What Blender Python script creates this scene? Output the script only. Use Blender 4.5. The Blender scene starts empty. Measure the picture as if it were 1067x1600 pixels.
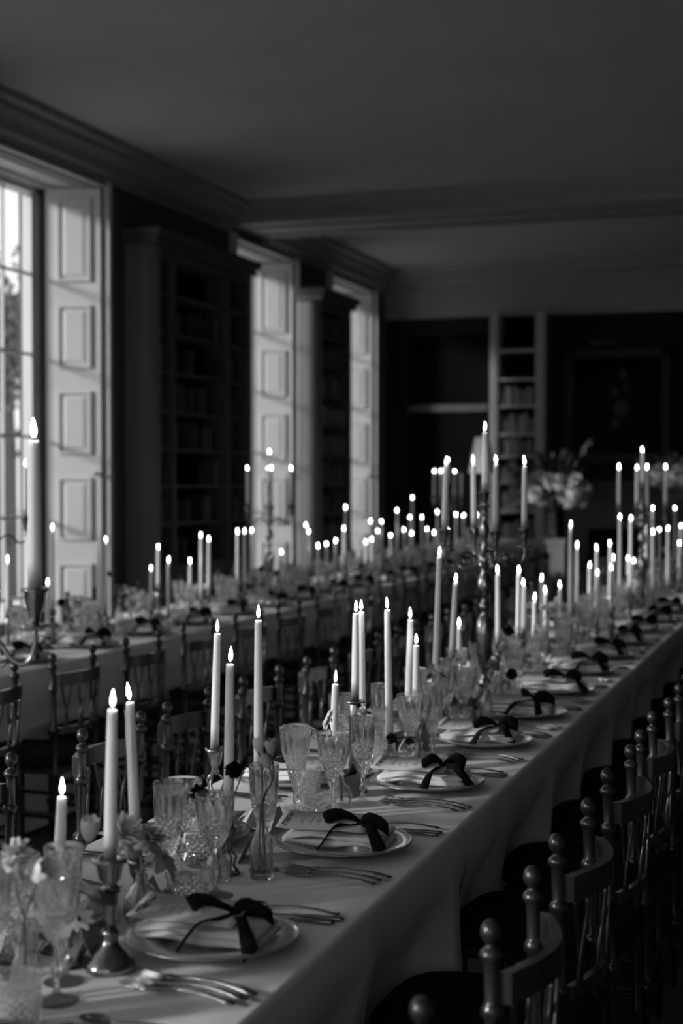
import bpy, math, random
from mathutils import Vector, Matrix, Euler
PI = math.pi
R = random.Random(7)
SC = bpy.context.scene
COL = SC.collection

# ------------------------------------------------------------------ camera
FPX = 2330.0                       # focal length in pixels of a 1067x1600 frame
YAW = math.radians(18.64)          # the camera looks this far to the left of +Y
PITCH = math.atan(52.0/FPX)        # and slightly down
EYE = Vector((0.0, 0.0, 1.58))
cam_d = bpy.data.cameras.new('camera'); cam = bpy.data.objects.new('camera', cam_d); COL.objects.link(cam)
cam.location = EYE; cam.rotation_euler = (PI/2-PITCH, 0, YAW)
cam_d.sensor_fit = 'VERTICAL'; cam_d.sensor_height = 36.0; cam_d.lens = FPX*36.0/1600.0
cam_d.clip_start = 0.05; cam_d.clip_end = 300
cam_d.dof.use_dof = True; cam_d.dof.focus_distance = 3.5; cam_d.dof.aperture_fstop = 2.9
SC.camera = cam

# ------------------------------------------------------------------ world, sun, exposure
world = bpy.data.worlds.new('sky'); SC.world = world; world.use_nodes = True
wn = world.node_tree.nodes; wl = world.node_tree.links
bg = wn['Background']; bg.inputs[1].default_value = 1.0
_tc = wn.new('ShaderNodeTexCoord'); _ns = wn.new('ShaderNodeTexNoise'); _ns.inputs['Scale'].default_value = 2.0
_cr = wn.new('ShaderNodeValToRGB'); _cr.color_ramp.elements[0].color = (.66,.66,.66,1); _cr.color_ramp.elements[1].color = (.84,.84,.84,1)
_cr.color_ramp.elements[0].position = .35; _cr.color_ramp.elements[1].position = .65
wl.new(_tc.outputs['Generated'], _ns.inputs['Vector']); wl.new(_ns.outputs['Fac'], _cr.inputs['Fac']); wl.new(_cr.outputs['Color'], bg.inputs[0])
sun_d = bpy.data.lights.new('sun', 'SUN'); sun = bpy.data.objects.new('sun', sun_d); COL.objects.link(sun)
SUN_DIR = Vector((math.sin(math.radians(50))*math.cos(math.radians(16)), math.cos(math.radians(50))*math.cos(math.radians(16)), -math.sin(math.radians(16))))
sun.rotation_euler = SUN_DIR.to_track_quat('-Z', 'Y').to_euler(); sun_d.energy = 2.1; sun_d.angle = math.radians(8.0)
SC.view_settings.view_transform = 'Standard'; SC.view_settings.look = 'None'; SC.view_settings.gamma = 1.0
SC.view_settings.use_curve_mapping = False; SC.view_settings.exposure = 0.9
cy = SC.cycles
cy.max_bounces = 28; cy.diffuse_bounces = 4; cy.glossy_bounces = 4; cy.transmission_bounces = 26; cy.transparent_max_bounces = 16
cy.sample_clamp_indirect = 8; cy.caustics_reflective = False; cy.caustics_refractive = True; cy.blur_glossy = 0.1
cy.use_denoising = True; cy.use_adaptive_sampling = True; cy.adaptive_threshold = 0.02
try: cy.denoiser = 'OPENIMAGEDENOISE'
except Exception: pass

# ------------------------------------------------------------------ from a point of the photograph to a place in the room
CM = Euler((PI/2-PITCH, 0, YAW)).to_matrix()
def ray(px, py): return CM @ Vector(((px-533.5)/FPX, (800-py)/FPX, -1.0))
def atz(px, py, z): d = ray(px, py); t = (z-EYE.z)/d.z; return EYE + d*t
def atx(px, py, x): d = ray(px, py); return EYE + d*(x/d.x)
def aty(px, py, y): d = ray(px, py); return EYE + d*(y/d.y)
def atd(px, py, D): return EYE + ray(px, py)*D
def topx(p):
    v = CM.transposed() @ (Vector(p)-EYE)
    return 533.5+FPX*v.x/-v.z, 800-FPX*v.y/-v.z, -v.z

# ------------------------------------------------------------------ materials (the photograph is black and white)
def mat(name, g, rough=.6, metal=0, spec=.5, noise=0, nscale=20, bump=0, bscale=60, stretch=None, coat=0, trans=0, sss=0):
    m = bpy.data.materials.new(name); m.use_nodes = True; n = m.node_tree.nodes; l = m.node_tree.links
    b = n['Principled BSDF']; b.inputs['Base Color'].default_value = (g, g, g, 1)
    b.inputs['Roughness'].default_value = rough; b.inputs['Metallic'].default_value = metal
    b.inputs['Specular IOR Level'].default_value = spec; b.inputs['Coat Weight'].default_value = coat
    if sss:
        b.inputs['Subsurface Weight'].default_value = sss; b.inputs['Subsurface Radius'].default_value = (.02,.02,.02); b.inputs['Subsurface Scale'].default_value = 1.0
    if noise or bump:
        tc = n.new('ShaderNodeTexCoord'); mp = n.new('ShaderNodeMapping'); l.new(tc.outputs['Object'], mp.inputs['Vector'])
        if stretch: mp.inputs['Scale'].default_value = stretch
    if noise:
        t = n.new('ShaderNodeTexNoise'); t.inputs['Scale'].default_value = nscale; t.inputs['Detail'].default_value = 5
        l.new(mp.outputs[0], t.inputs['Vector']); r = n.new('ShaderNodeValToRGB')
        a, c = max(0, g-noise), g+noise
        r.color_ramp.elements[0].color = (a,a,a,1); r.color_ramp.elements[1].color = (c,c,c,1)
        r.color_ramp.elements[0].position = .3; r.color_ramp.elements[1].position = .7
        l.new(t.outputs['Fac'], r.inputs['Fac']); l.new(r.outputs[0], b.inputs['Base Color'])
    if bump:
        t = n.new('ShaderNodeTexNoise'); t.inputs['Scale'].default_value = bscale; t.inputs['Detail'].default_value = 4
        l.new(mp.outputs[0], t.inputs['Vector']); bp = n.new('ShaderNodeBump'); bp.inputs['Strength'].default_value = bump; bp.inputs['Distance'].default_value = .01
        l.new(t.outputs['Fac'], bp.inputs['Height']); l.new(bp.outputs[0], b.inputs['Normal'])
    return m
def emit(name, s):
    m = bpy.data.materials.new(name); m.use_nodes = True; n = m.node_tree.nodes; l = m.node_tree.links
    n.remove(n['Principled BSDF']); e = n.new('ShaderNodeEmission'); e.inputs[1].default_value = s
    l.new(e.outputs[0], n['Material Output'].inputs[0]); return m
def glassm(name, tint=1.0, mix=.25, rough=.0, ior=1.5, frost=0):
    m = bpy.data.materials.new(name); m.use_nodes = True; n = m.node_tree.nodes; l = m.node_tree.links
    n.remove(n['Principled BSDF']); g = n.new('ShaderNodeBsdfGlass'); g.inputs['IOR'].default_value = ior
    g.inputs['Roughness'].default_value = rough; g.inputs['Color'].default_value = (tint,tint,tint,1)
    t = n.new('ShaderNodeBsdfTransparent'); t.inputs[0].default_value = (tint,tint,tint,1)
    x = n.new('ShaderNodeMixShader'); x.inputs[0].default_value = mix
    l.new(g.outputs[0], x.inputs[1]); l.new(t.outputs[0], x.inputs[2]); last = x
    if frost:      # white scatter added to brighten the crystal, frosted as by its fine cuts
        d1 = n.new('ShaderNodeBsdfDiffuse'); d1.inputs[0].default_value = (1,1,1,1); d2 = n.new('ShaderNodeBsdfTranslucent'); d2.inputs[0].default_value = (1,1,1,1)
        y = n.new('ShaderNodeMixShader'); y.inputs[0].default_value = .5; l.new(d1.outputs[0], y.inputs[1]); l.new(d2.outputs[0], y.inputs[2])
        z = n.new('ShaderNodeMixShader'); z.inputs[0].default_value = frost; l.new(x.outputs[0], z.inputs[1]); l.new(y.outputs[0], z.inputs[2]); last = z
    l.new(last.outputs[0], n['Material Output'].inputs[0]); return m
def panem(name):
    m = bpy.data.materials.new(name); m.use_nodes = True; n = m.node_tree.nodes; l = m.node_tree.links
    n.remove(n['Principled BSDF']); g = n.new('ShaderNodeBsdfGlossy'); g.inputs['Roughness'].default_value = .02
    t = n.new('ShaderNodeBsdfTransparent'); t.inputs[0].default_value = (.97,.97,.97,1)
    x = n.new('ShaderNodeMixShader'); x.inputs[0].default_value = .05
    l.new(t.outputs[0], x.inputs[1]); l.new(g.outputs[0], x.inputs[2]); l.new(x.outputs[0], n['Material Output'].inputs[0]); return m
M = dict(
 ceiling=mat('ceiling_paint', .44, .9, noise=.02, nscale=1.5), trim=mat('trim_paint', .30, .55), beam=mat('beam_paint', .24, .6),
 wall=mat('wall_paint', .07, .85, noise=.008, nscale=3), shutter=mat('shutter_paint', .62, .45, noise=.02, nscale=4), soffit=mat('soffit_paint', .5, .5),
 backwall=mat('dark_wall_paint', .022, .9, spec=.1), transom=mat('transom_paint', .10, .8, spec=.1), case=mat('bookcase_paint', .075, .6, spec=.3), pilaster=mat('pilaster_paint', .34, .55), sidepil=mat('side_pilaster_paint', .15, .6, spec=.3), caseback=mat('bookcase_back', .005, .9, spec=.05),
 floor=mat('floor_boards', .10, .5, noise=.03, nscale=6, stretch=(1,.1,1)), linen=mat('table_linen', .86, .9, noise=.02, nscale=5, bump=.25, bscale=7, spec=.2),
 napkin=mat('napkin_linen', .82, .9, bump=.15, bscale=200, spec=.2), china=mat('china', .42, .2, coat=.3), gold=mat('plate_rim_band', .35, .3, metal=.6),
 silver=mat('silver', .55, .16, metal=1, bump=.05, bscale=30), cutlery=mat('cutlery_silver', .22, .22, metal=1), dsilver=mat('tarnished_silver', .34, .24, metal=1, noise=.08, nscale=14, bump=.1, bscale=40),
 wax=mat('candle_wax', .86, .55, spec=.3, sss=.6), wick=mat('wick_char', .01, .9), flame=emit('flame_glow', 26.0),
 wood=mat('chair_wood', .018, .3, noise=.02, nscale=9, coat=.3, stretch=(1,1,.3)), pad=mat('velvet_pad', .012, .95, spec=.1),
 ribbon=mat('velvet_ribbon', .008, .9, spec=.12), card=mat('card_paper', .42, .85, spec=.2), menu=mat('menu_paper', .56, .85, spec=.2), ink=mat('ink', .012, .8),
 crystal=glassm('cut_crystal', 1.0, .08, .03, 1.58, .025), clear=glassm('clear_glass', 1.0, .15), footglass=glassm('thin_foot_glass', 1.0, .5, .03), pane=panem('window_glass'),
 petal=mat('white_petal', .72, .7, sss=.1), greypetal=mat('soft_petal', .42, .7), darkpetal=mat('dark_petal', .010, .85, spec=.15), core=mat('flower_core', .06, .9), stem=mat('stem_green', .16, .6), leaf=mat('leaf_green', .035, .6),
 canvas=mat('dark_canvas', .006, .8, noise=.006, nscale=2.2, spec=.1), frame=mat('picture_frame_gilt', .03, .5, metal=.2, spec=.2), shade=mat('lamp_shade', .85, .9), stone=mat('mantel_stone', .07, .6, noise=.02), black=mat('firebox_black', .004, 1),
 gravel=mat('forecourt_gravel', .6, .95, noise=.05), bark=mat('bark', .08, .9), treeleaf=mat('tree_leaf', .10, .8), drape=mat('plinth_paint', .22, .8),
 band=mat('bound_band', .3,.6))
BOOKM = [mat('book_cloth_%d' % i, g, .6) for i, g in enumerate((.03,.05,.08,.12,.18,.26))]

# ------------------------------------------------------------------ mesh builder
class MB:
    def __init__(s): s.v = []; s.f = []; s.sm = []
    def add(s, v, f, smooth=False, mtx=None):
        o = len(s.v)
        s.v += [tuple((mtx @ Vector(p)) if mtx else p) for p in v]
        s.f += [tuple(i+o for i in q) for q in f]; s.sm += [smooth]*len(f); return s
    def box(s, x0, y0, z0, x1, y1, z1, mtx=None):
        v = [(x,y,z) for z in (z0,z1) for y in (y0,y1) for x in (x0,x1)]
        return s.add(v, [(0,2,3,1),(4,5,7,6),(0,1,5,4),(2,6,7,3),(0,4,6,2),(1,3,7,5)], False, mtx)
    def prism(s, poly, z0, z1, mtx=None):
        n = len(poly); v = [(x,y,z0) for x,y in poly]+[(x,y,z1) for x,y in poly]
        return s.add(v, [tuple(range(n))[::-1], tuple(range(n,2*n))]+[(i,(i+1)%n,n+(i+1)%n,n+i) for i in range(n)], False, mtx)
    def lathe(s, prof, seg=24, mtx=None, smooth=True, mod=None, cap=True):
        v = []; n = len(prof)
        for i, (r, z) in enumerate(prof):
            for k in range(seg):
                a = 2*PI*k/seg; rr = r*(mod(a, i, r, z) if mod else 1)
                v.append((rr*math.cos(a), rr*math.sin(a), z))
        f = [(i*seg+k, i*seg+(k+1)%seg, (i+1)*seg+(k+1)%seg, (i+1)*seg+k) for i in range(n-1) for k in range(seg)]
        if cap: f += [tuple(range(seg))[::-1], tuple((n-1)*seg+k for k in range(seg))]
        return s.add(v, f, smooth, mtx)
    def tube(s, pts, r, seg=8, mtx=None, flat=1.0):
        pts = [Vector(p) for p in pts]; n = len(pts); rs = r if isinstance(r, (list, tuple)) else [r]*n
        v = []; side = None
        for i, p in enumerate(pts):
            t = (pts[min(i+1,n-1)]-pts[max(i-1,0)]).normalized()
            if side is None:
                side = t.cross(Vector((0,0,1)));
                if side.length < .2: side = t.cross(Vector((0,1,0)))
            side = (side - t*side.dot(t)).normalized(); up = side.cross(t)
            for k in range(seg):
                a = 2*PI*k/seg; v.append(tuple(p+side*math.cos(a)*rs[i]+up*math.sin(a)*rs[i]*flat))
        f = [(i*seg+k, i*seg+(k+1)%seg, (i+1)*seg+(k+1)%seg, (i+1)*seg+k) for i in range(n-1) for k in range(seg)]
        f += [tuple(range(seg))[::-1], tuple((n-1)*seg+k for k in range(seg))]
        return s.add(v, f, True, mtx)
    def strip(s, pts, sides, th=.0012, mtx=None):
        """a ribbon: centre points, half-width vectors, a real thickness"""
        pts = [Vector(p) for p in pts]; sides = [Vector(q) for q in sides]; n = len(pts); v = []
        for i, p in enumerate(pts):
            t = (pts[min(i+1,n-1)]-pts[max(i-1,0)]).normalized(); nn = t.cross(sides[i]).normalized()*th
            v += [tuple(p-sides[i]+nn), tuple(p+nn*1.5), tuple(p+sides[i]+nn), tuple(p+sides[i]-nn), tuple(p-sides[i]-nn)]
        f = [(5*i+k, 5*i+(k+1)%5, 5*i+5+(k+1)%5, 5*i+5+k) for i in range(n-1) for k in range(5)]
        f += [(4,3,2,1,0), tuple(5*(n-1)+k for k in range(5))]
        return s.add(v, f, True, mtx)
    def grid(s, fn, nu, nv, smooth=True, mtx=None, closeu=False):
        v = [tuple(fn(i/(nu if closeu else nu-1), j/(nv-1))) for j in range(nv) for i in range(nu)]
        f = [(j*nu+i, j*nu+(i+1)%nu, (j+1)*nu+(i+1)%nu, (j+1)*nu+i) for j in range(nv-1) for i in range(nu if closeu else nu-1)]
        return s.add(v, f, smooth, mtx)
    def ball(s, c, r, seg=12, rings=8, sq=(1,1,1)):
        pr = []
        return s.add([(c[0]+r*sq[0]*math.sin(PI*max(j,.02 if j==0 else j)/rings if j<rings else PI*.997)*math.cos(2*PI*k/seg), c[1]+r*sq[1]*math.sin(PI*max(j,.02 if j==0 else j)/rings if j<rings else PI*.997)*math.sin(2*PI*k/seg), c[2]-r*sq[2]*math.cos(PI*j/rings)) for j in range(rings+1) for k in range(seg)],
            [(j*seg+k, j*seg+(k+1)%seg, (j+1)*seg+(k+1)%seg, (j+1)*seg+k) for j in range(rings) for k in range(seg)], True)
    def mesh(s, name, m):
        me = bpy.data.meshes.new(name); me.from_pydata(s.v, [], s.f); me.polygons.foreach_set('use_smooth', s.sm)
        me.materials.append(M[m] if isinstance(m, str) else m); me.update(); return me
def obj(name, me, parent=None, loc=(0,0,0), rot=(0,0,0), sc=(1,1,1)):
    o = bpy.data.objects.new(name, me); COL.objects.link(o); o.location = loc; o.rotation_euler = rot; o.scale = sc
    if parent: o.parent = parent
    return o
def tag(o, label=None, cat=None, group=None, kind=None):
    for k, v in (('label', label), ('category', cat), ('group', group), ('kind', kind)):
        if v: o[k] = v
    return o
def thing(name, label, cat, loc=(0,0,0), rz=0, group=None): return tag(obj(name, None, None, loc, (0,0,rz)), label, cat, group)
def struct(name, mb, m, parent=None):
    o = obj(name, mb.mesh(name, m), parent)
    if not parent: o['kind'] = 'structure'
    return o
# a kit is (mesh of the root or None, [(part name, mesh, loc, rot, scale, [sub-parts])])
def place(kit, name, label, cat, loc, rz=0, group=None, sc=1.0, rx=0, ry=0):
    o = tag(obj(name, kit[0], None, loc, (rx,ry,rz), (sc,sc,sc)), label, cat, group)
    def kids(par, lst):
        for pn, me, l, r, s_, sub in lst:
            c = obj(pn, me, par, l, r, s_); kids(c, sub)
    kids(o, kit[1]); return o
def P(n, me, l=(0,0,0), r=(0,0,0), s=(1,1,1), sub=()): return (n, me, l, r, s, list(sub))
_u = ['','first','second','third','fourth','fifth','sixth','seventh','eighth','ninth','tenth','eleventh','twelfth','thirteenth','fourteenth','fifteenth','sixteenth','seventeenth','eighteenth','nineteenth']
_t = {2:'twenty',3:'thirty',4:'forty',5:'fifty',6:'sixty',7:'seventy',8:'eighty',9:'ninety'}
_tt = {2:'twentieth',3:'thirtieth',4:'fortieth',5:'fiftieth',6:'sixtieth',7:'seventieth',8:'eightieth',9:'ninetieth'}
def nth(n): return _u[n] if n < 20 else (_tt[n//10] if n%10 == 0 else _t[n//10]+'-'+_u[n%10])

# ------------------------------------------------------------------ the room
XL, XR, Y0, Y1, ZC = -5.4, 3.2, -3.5, 17.8, 4.12
WTOP, WSILL, XG = 3.83, .45, -5.86
WINS = [(-3.1,-1.2),(-.9,1.0),(1.3,3.15),(3.45,5.3),(5.6,7.4),(8.66,10.29),(12.85,14.48),(15.58,17.2)]
struct('floor', MB().box(XL-.6, Y0, -.1, XR, Y1, 0), 'floor')
struct('ceiling', MB().box(XL-.6, Y0, ZC, XR, Y1, ZC+.2), 'ceiling')
mb = MB(); prev = Y0
for a, b in WINS+[(Y1,None)]:
    # a pier: wide on the outside, splayed to the room
    i0 = prev; i1 = a; o0 = prev-.13 if prev > Y0 else prev; o1 = a+.13 if b else a
    mb.prism([(XL,i0),(XL,i1),(XG,o1),(XG-.2,o1),(XG-.2,o0),(XG,o0)][::-1], 0, ZC)
    if b:
        mb.box(XG-.2, a, WTOP, XL, b, ZC); mb.box(XG-.2, a, 0, XL-.12, b, WSILL)
        prev = b
struct('wall_left', mb, 'wall')
struct('wall_right', MB().box(XR, Y0, 0, XR+.2, Y1, ZC), 'wall')
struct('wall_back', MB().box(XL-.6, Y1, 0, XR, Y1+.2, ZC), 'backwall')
FW = [(-5.1,-3.2),(-2.9,-1.0),(-.7,1.1)]      # two more windows behind the viewer
mb = MB(); px_ = XL-.6
for a, b in FW: mb.box(px_, Y0-.2, 0, a, Y0, ZC); mb.box(a, Y0-.2, WTOP, b, Y0, ZC); mb.box(a, Y0-.2, 0, b, Y0, WSILL); px_ = b
mb.box(px_, Y0-.2, 0, XR, Y0, ZC); struct('wall_front', mb, 'wall')
for i, (a, b) in enumerate(FW):
    w = tag(obj('window_%d' % (i+9), None), kind='structure'); f = MB()
    f.box(a, Y0-.15, WSILL, a+.08, Y0-.05, WTOP); f.box(b-.08, Y0-.15, WSILL, b, Y0-.05, WTOP); f.box(a, Y0-.15, WSILL, b, Y0-.05, WSILL+.08); f.box(a, Y0-.15, WTOP-.08, b, Y0-.05, WTOP)
    obj('window_frame', f.mesh('window_frame','soffit'), w)
    for k in (1,2): obj('glazing_bar', MB().box(a+(b-a)*k/3-.01, Y0-.12, WSILL, a+(b-a)*k/3+.01, Y0-.09, WTOP).mesh('glazing_bar','soffit'), w)
    for k in range(1,6): obj('glazing_bar', MB().box(a, Y0-.12, WSILL+.56*k-.01, b, Y0-.09, WSILL+.56*k+.01).mesh('glazing_bar','soffit'), w)
    ld = bpy.data.lights.new('sky_portal', 'AREA'); ld.shape = 'RECTANGLE'; ld.size = b-a; ld.size_y = WTOP-WSILL; ld.cycles.is_portal = True
    obj('sky_portal', ld, None, ((a+b)/2, Y0-.22, (WTOP+WSILL)/2), (PI/2, 0, 0))
# cornice along the window wall, a moulded section
def cornice_pts(out):   # (distance from wall, z)
    return [(0,ZC-.27),(.035,ZC-.27),(.045,ZC-.235),(.09,ZC-.215),(.10,ZC-.15),(.16,ZC-.10),(.17,ZC-.06),(.23,ZC-.045),(.24,ZC),(0,ZC)]
def run_y(mb, x, y0, y1, pts, s=1):
    n = len(pts); mb.add([(x+s*d, y0, z) for d,z in pts]+[(x+s*d, y1, z) for d,z in pts],
        [(i,(i+1)%n,n+(i+1)%n,n+i) for i in range(n)]+[tuple(range(n))[::-1], tuple(range(n,2*n))])
def run_x(mb, y, x0, x1, pts, s=-1):
    n = len(pts); mb.add([(x0, y+s*d, z) for d,z in pts]+[(x1, y+s*d, z) for d,z in pts],
        [(i,(i+1)%n,n+(i+1)%n,n+i) for i in range(n)]+[tuple(range(n))[::-1], tuple(range(n,2*n))])
mb = MB(); run_y(mb, XL, Y0, 12.75, cornice_pts(0)); run_y(mb, XL, 13.6, Y1, cornice_pts(0)); struct('trim_1', mb, 'beam')
# back wall entablature: cornice, frieze, architrave
mb = MB(); e = [(0,3.54),(.06,3.54),(.07,3.60),(.10,3.61),(.10,3.70),(.12,3.71),(.12,3.93),(.15,3.95),(.18,4.0),(.27,4.04),(.30,ZC),(0,ZC)]
run_x(mb, Y1, XL, XR, e); struct('trim_2', mb, 'trim')
# the dropped beam across the ceiling
mb = MB(); mb.box(XL, 12.75, ZC-.20, XR, 13.6, ZC)
be = [(0,ZC-.12),(.03,ZC-.115),(.035,ZC-.08),(.07,ZC-.05),(.08,ZC),(0,ZC)]
run_x(mb, 12.75, XL, XR, be); run_x(mb, 13.6, XL, XR, be, 1); struct('trim_3', mb, 'trim')
mb = MB(); mb.box(XL+.02, 12.95, ZC-.215, XR, 13.0, ZC-.20); mb.box(XL+.02, 13.35, ZC-.215, XR, 13.4, ZC-.20); struct('trim_4', mb, 'beam')
# a faint stencilled plaster border beyond the beam, made of low relief leaves
mb = MB()
for k in range(7):
    c = atz(742+k*33+R.uniform(-4,4), 340-k*2.4, ZC)
    for q in range(3): mb.ball((c.x+R.uniform(-.12,.12), c.y+R.uniform(-.12,.12), ZC), .07, 8, 4, (1.2,.6,.15))
# windows
PW = {}
for wi, (a, b) in enumerate(WINS):
    w = tag(obj('window_%d' % (wi+1), None, None, (0,0,0)), kind='structure')
    fa, fb = a+.13, b-.13; xf = XG-.04
    f = MB()
    for y0, y1 in ((fa, fa+.05), (fb-.05, fb)): f.box(xf-.10, y0, WSILL, xf+.03, y1, WTOP)
    f.box(xf-.10, fa, WTOP-.07, xf+.03, fb, WTOP); f.box(xf-.12, fa, WSILL, xf+.05, fb, WSILL+.07)
    obj('window_frame', f.mesh('window_frame', 'soffit'), w)
    zs = [WSILL+.07, .68, 1.29, 1.90, 2.53, 3.14, WTOP-.07]; ga, gb = fa+.10, fb-.10
    s_ = MB(); s_.box(xf-.03, fa+.05, WSILL+.07, xf+.012, ga, WTOP-.07); s_.box(xf-.03, gb, WSILL+.07, xf+.012, fb-.05, WTOP-.07)
    obj('sash', s_.mesh('sash', 'soffit'), w)
    third = (gb-ga)/3
    for k in (1,2): obj('glazing_bar', MB().box(xf-.02, ga+third*k-.009, zs[0], xf+.01, ga+third*k+.009, zs[-1]).mesh('glazing_bar','soffit'), w)
    for z in zs[1:-1]: obj('glazing_bar', MB().box(xf-.02, ga, z-.010, xf+.012, gb, z+.010).mesh('glazing_bar','soffit'), w)
    for z0, z1 in zip(zs[:-1], zs[1:]):
        for k in range(3): obj('pane', MB().box(xf-.006, ga+third*k+.009, z0+.01, xf-.003, ga+third*(k+1)-.009, z1-.01).mesh('pane','pane'), w)
    # splayed shutter leaves with raised fielded panels
    for (p0, p1, tow) in (((XL,a),(XG+.02,a+.125),1), ((XL,b),(XG+.02,b-.125),-1)):
        A = Vector((p0[0],p0[1],0)); B = Vector((p1[0],p1[1],0)); d = (B-A).normalized(); nrm = Vector((-d.y, d.x, 0))
        if nrm.y*tow < 0: nrm = -nrm
        L = (B-A).length; mt = Matrix(((d.x, nrm.x, 0, A.x),(d.y, nrm.y, 0, A.y),(0,0,1,0),(0,0,0,1)))
        sh = obj('shutter', MB().box(.015,0,WSILL+.02,L-.02,.03,WTOP-.03,mt).mesh('shutter','shutter'), w)
        z = WTOP-.14
        for hgt in (.58,.44,.44,.44,.44,.40):
            z1, z0 = z, z-hgt; z = z0-.22
            if z0 < WSILL: break
            q = MB(); u0, u1 = .11, L-.13
            for (aa,bb,cc,dd) in ((u0-.02,z0-.02,u0,z1+.02),(u1,z0-.02,u1+.02,z1+.02),(u0,z0-.02,u1,z0),(u0,z1,u1,z1+.02)): q.box(aa,.03,bb,cc,.048,dd,mt)
            q.add([(u0,.03,z0),(u1,.03,z0),(u1,.03,z1),(u0,.03,z1),(u0+.04,.042,z0+.04),(u1-.04,.042,z0+.04),(u1-.04,.042,z1-.04),(u0+.04,.042,z1-.04)],
                  [(0,1,5,4),(1,2,6,5),(2,3,7,6),(3,0,4,7),(4,5,6,7)], False, mt)
            obj('panel', q.mesh('panel','shutter'), sh)
        if tow < 0: obj('shutter_knob', MB().ball(tuple(mt @ Vector((.06,.05,1.62))), .018).mesh('shutter_knob','silver'), sh)
    # architrave and panelled soffit
    ar = MB()
    for y0 in (a-.09, b): ar.box(XL-.01, y0, 0, XL+.035, y0+.09, WTOP+.03); ar.box(XL+.03, y0+.06 if y0 < a else y0+.0, 0, XL+.05, y0+.09 if y0 < a else y0+.03, WTOP+.03)
    obj('architrave', ar.mesh('architrave','soffit'), w)
    so = MB(); so.box(XG, a, WTOP-.02, XL+.03, b, WTOP+.002)
    for x in (XL-.04, XL-.12, XL-.34, XL-.40): so.box(x-.02, a+.05, WTOP-.04, x, b-.05, WTOP-.02)
    obj('soffit', so.mesh('soffit','soffit'), w)
# light from the sky enters through the windows; portals only tell the renderer where to look
for i, (a, b) in enumerate(WINS):
    ld = bpy.data.lights.new('sky_portal', 'AREA'); ld.shape = 'RECTANGLE'; ld.size = b-a; ld.size_y = WTOP-WSILL
    lo = obj('sky_portal', ld, None, (XG-.25, (a+b)/2, (WTOP+WSILL)/2), (0, -PI/2, 0)); ld.cycles.is_portal = True
    ld.size = WTOP-WSILL; ld.size_y = b-a

# ------------------------------------------------------------------ outside
struct('ground', MB().box(-80, -60, -.5, 80, 90, -.4), 'gravel')
def tree(loc, h, cr, n, label):
    t = thing('garden_tree', label, 'tree', loc)
    tr = MB(); tr.tube([(0,0,0),(.05,0,h*.4),(-.05,.1,h*.75)], [.22,.16,.06], 8)
    for k in range(7):
        a = k*.9; z = h*(.35+.06*k); tr.tube([(0,0,z),(math.cos(a)*cr*.6, math.sin(a)*cr*.6, z+cr*.5)], [.06,.02], 5)
    obj('trunk', tr.mesh('trunk','bark'), t); f = MB(); rr = random.Random(int(h*100))
    for k in range(n):
        c = Vector((rr.gauss(0,cr*.42), rr.gauss(0,cr*.42), h*.68+rr.gauss(0,cr*.5))); q = Euler((rr.uniform(0,6),rr.uniform(0,6),rr.uniform(0,6))).to_matrix(); s = rr.uniform(.06,.13)
        f.add([tuple(c+q@Vector(p)*s) for p in ((-1,0,0),(0,-.5,.1),(1,0,0),(0,.5,.1))], [(0,1,2,3)])
    lf = obj('foliage', f.mesh('foliage','treeleaf'), t); lf['kind'] = 'stuff'; return t
g = atx(7, 700, -13.0); tree((g.x, g.y, -.4), 6.2, 1.0, 1800, 'slim leafy tree standing outside, seen through the near window')

# ------------------------------------------------------------------ bookcases
def books_row(x0, x1, base, depth_dir, z, hmax, place_fn, tall=.2):
    pass
nbook = [0]
def book(loc, w, h, d, rz, mi, label, group):
    m = MB(); m.box(-d/2, -w/2, 0, d/2-.004, w/2, h); m.box(d/2-.004, -w/2+.002, .0, d/2, w/2-.002, h)
    for z in (.15,.8): m.box(d/2, -w/2+.001, h*z, d/2+.002, w/2-.001, h*z+.008)
    return tag(obj('book', m.mesh('book', BOOKM[mi]), None, loc, (0,0,rz)), label, 'book', group)
def side_case(name, label, ya, yb, top, stiles, zs):
    t = thing(name, label, 'bookcase', (0,0,0)); xf = -5.14; xb = XL+.012
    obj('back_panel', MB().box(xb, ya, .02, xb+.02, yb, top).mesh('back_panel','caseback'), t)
    pi = MB(); n = 9
    pts = [(xb, ya-.02)]+[(xf-.12+.12*math.sin(PI/2*k/n), ya+.10-.12*math.cos(PI/2*k/n)) for k in range(n+1)]+[(xf, ya+.12),(xb, ya+.12)]
    pi.prism(pts, .0, top-.02); obj('pilaster', pi.mesh('pilaster','sidepil'), t)
    obj('side_panel', MB().box(xb, yb-.04, 0, xf, yb, top-.02).mesh('side_panel','case'), t)
    c = MB(); c.box(xb, ya-.05, top-.02, xf+.05, yb+.03, top+.04); c.box(xb, ya-.08, top+.04, xf+.09, yb+.05, top+.10); c.box(xb, ya+.12, top-.10, xf, yb-.04, top-.02); obj('crown_moulding', c.mesh('crown_moulding','case'), t)
    for y in stiles: obj('stile', MB().box(xb+.02, y-.03, .85, xf, y+.03, top-.1).mesh('stile','case'), t)
    bays = [ya+.12]+list(stiles)+[yb-.04]
    for z in zs:
        for p, q in zip(bays[:-1], bays[1:]): obj('shelf', MB().box(xb+.02, p+.03 if p in stiles else p, z-.012, xf-.015, q-.03 if q in stiles else q, z+.012).mesh('shelf','case'), t)
    k = obj('base_cabinet', MB().box(xb+.02, ya+.12, .0, xf+.02, yb-.04, .88).mesh('base_cabinet','case'), t)
    for p, q in zip(bays[:-1], bays[1:]): obj('cabinet_door', MB().box(xf+.02, p+.05, .1, xf+.04, q-.05, .82).mesh('cabinet_door','case'), t)
    return t
def yof(px, x): return atx(px, 700, x).y
zsA = [1.21,1.517,1.815,2.12,2.44,2.75,3.06]
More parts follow.
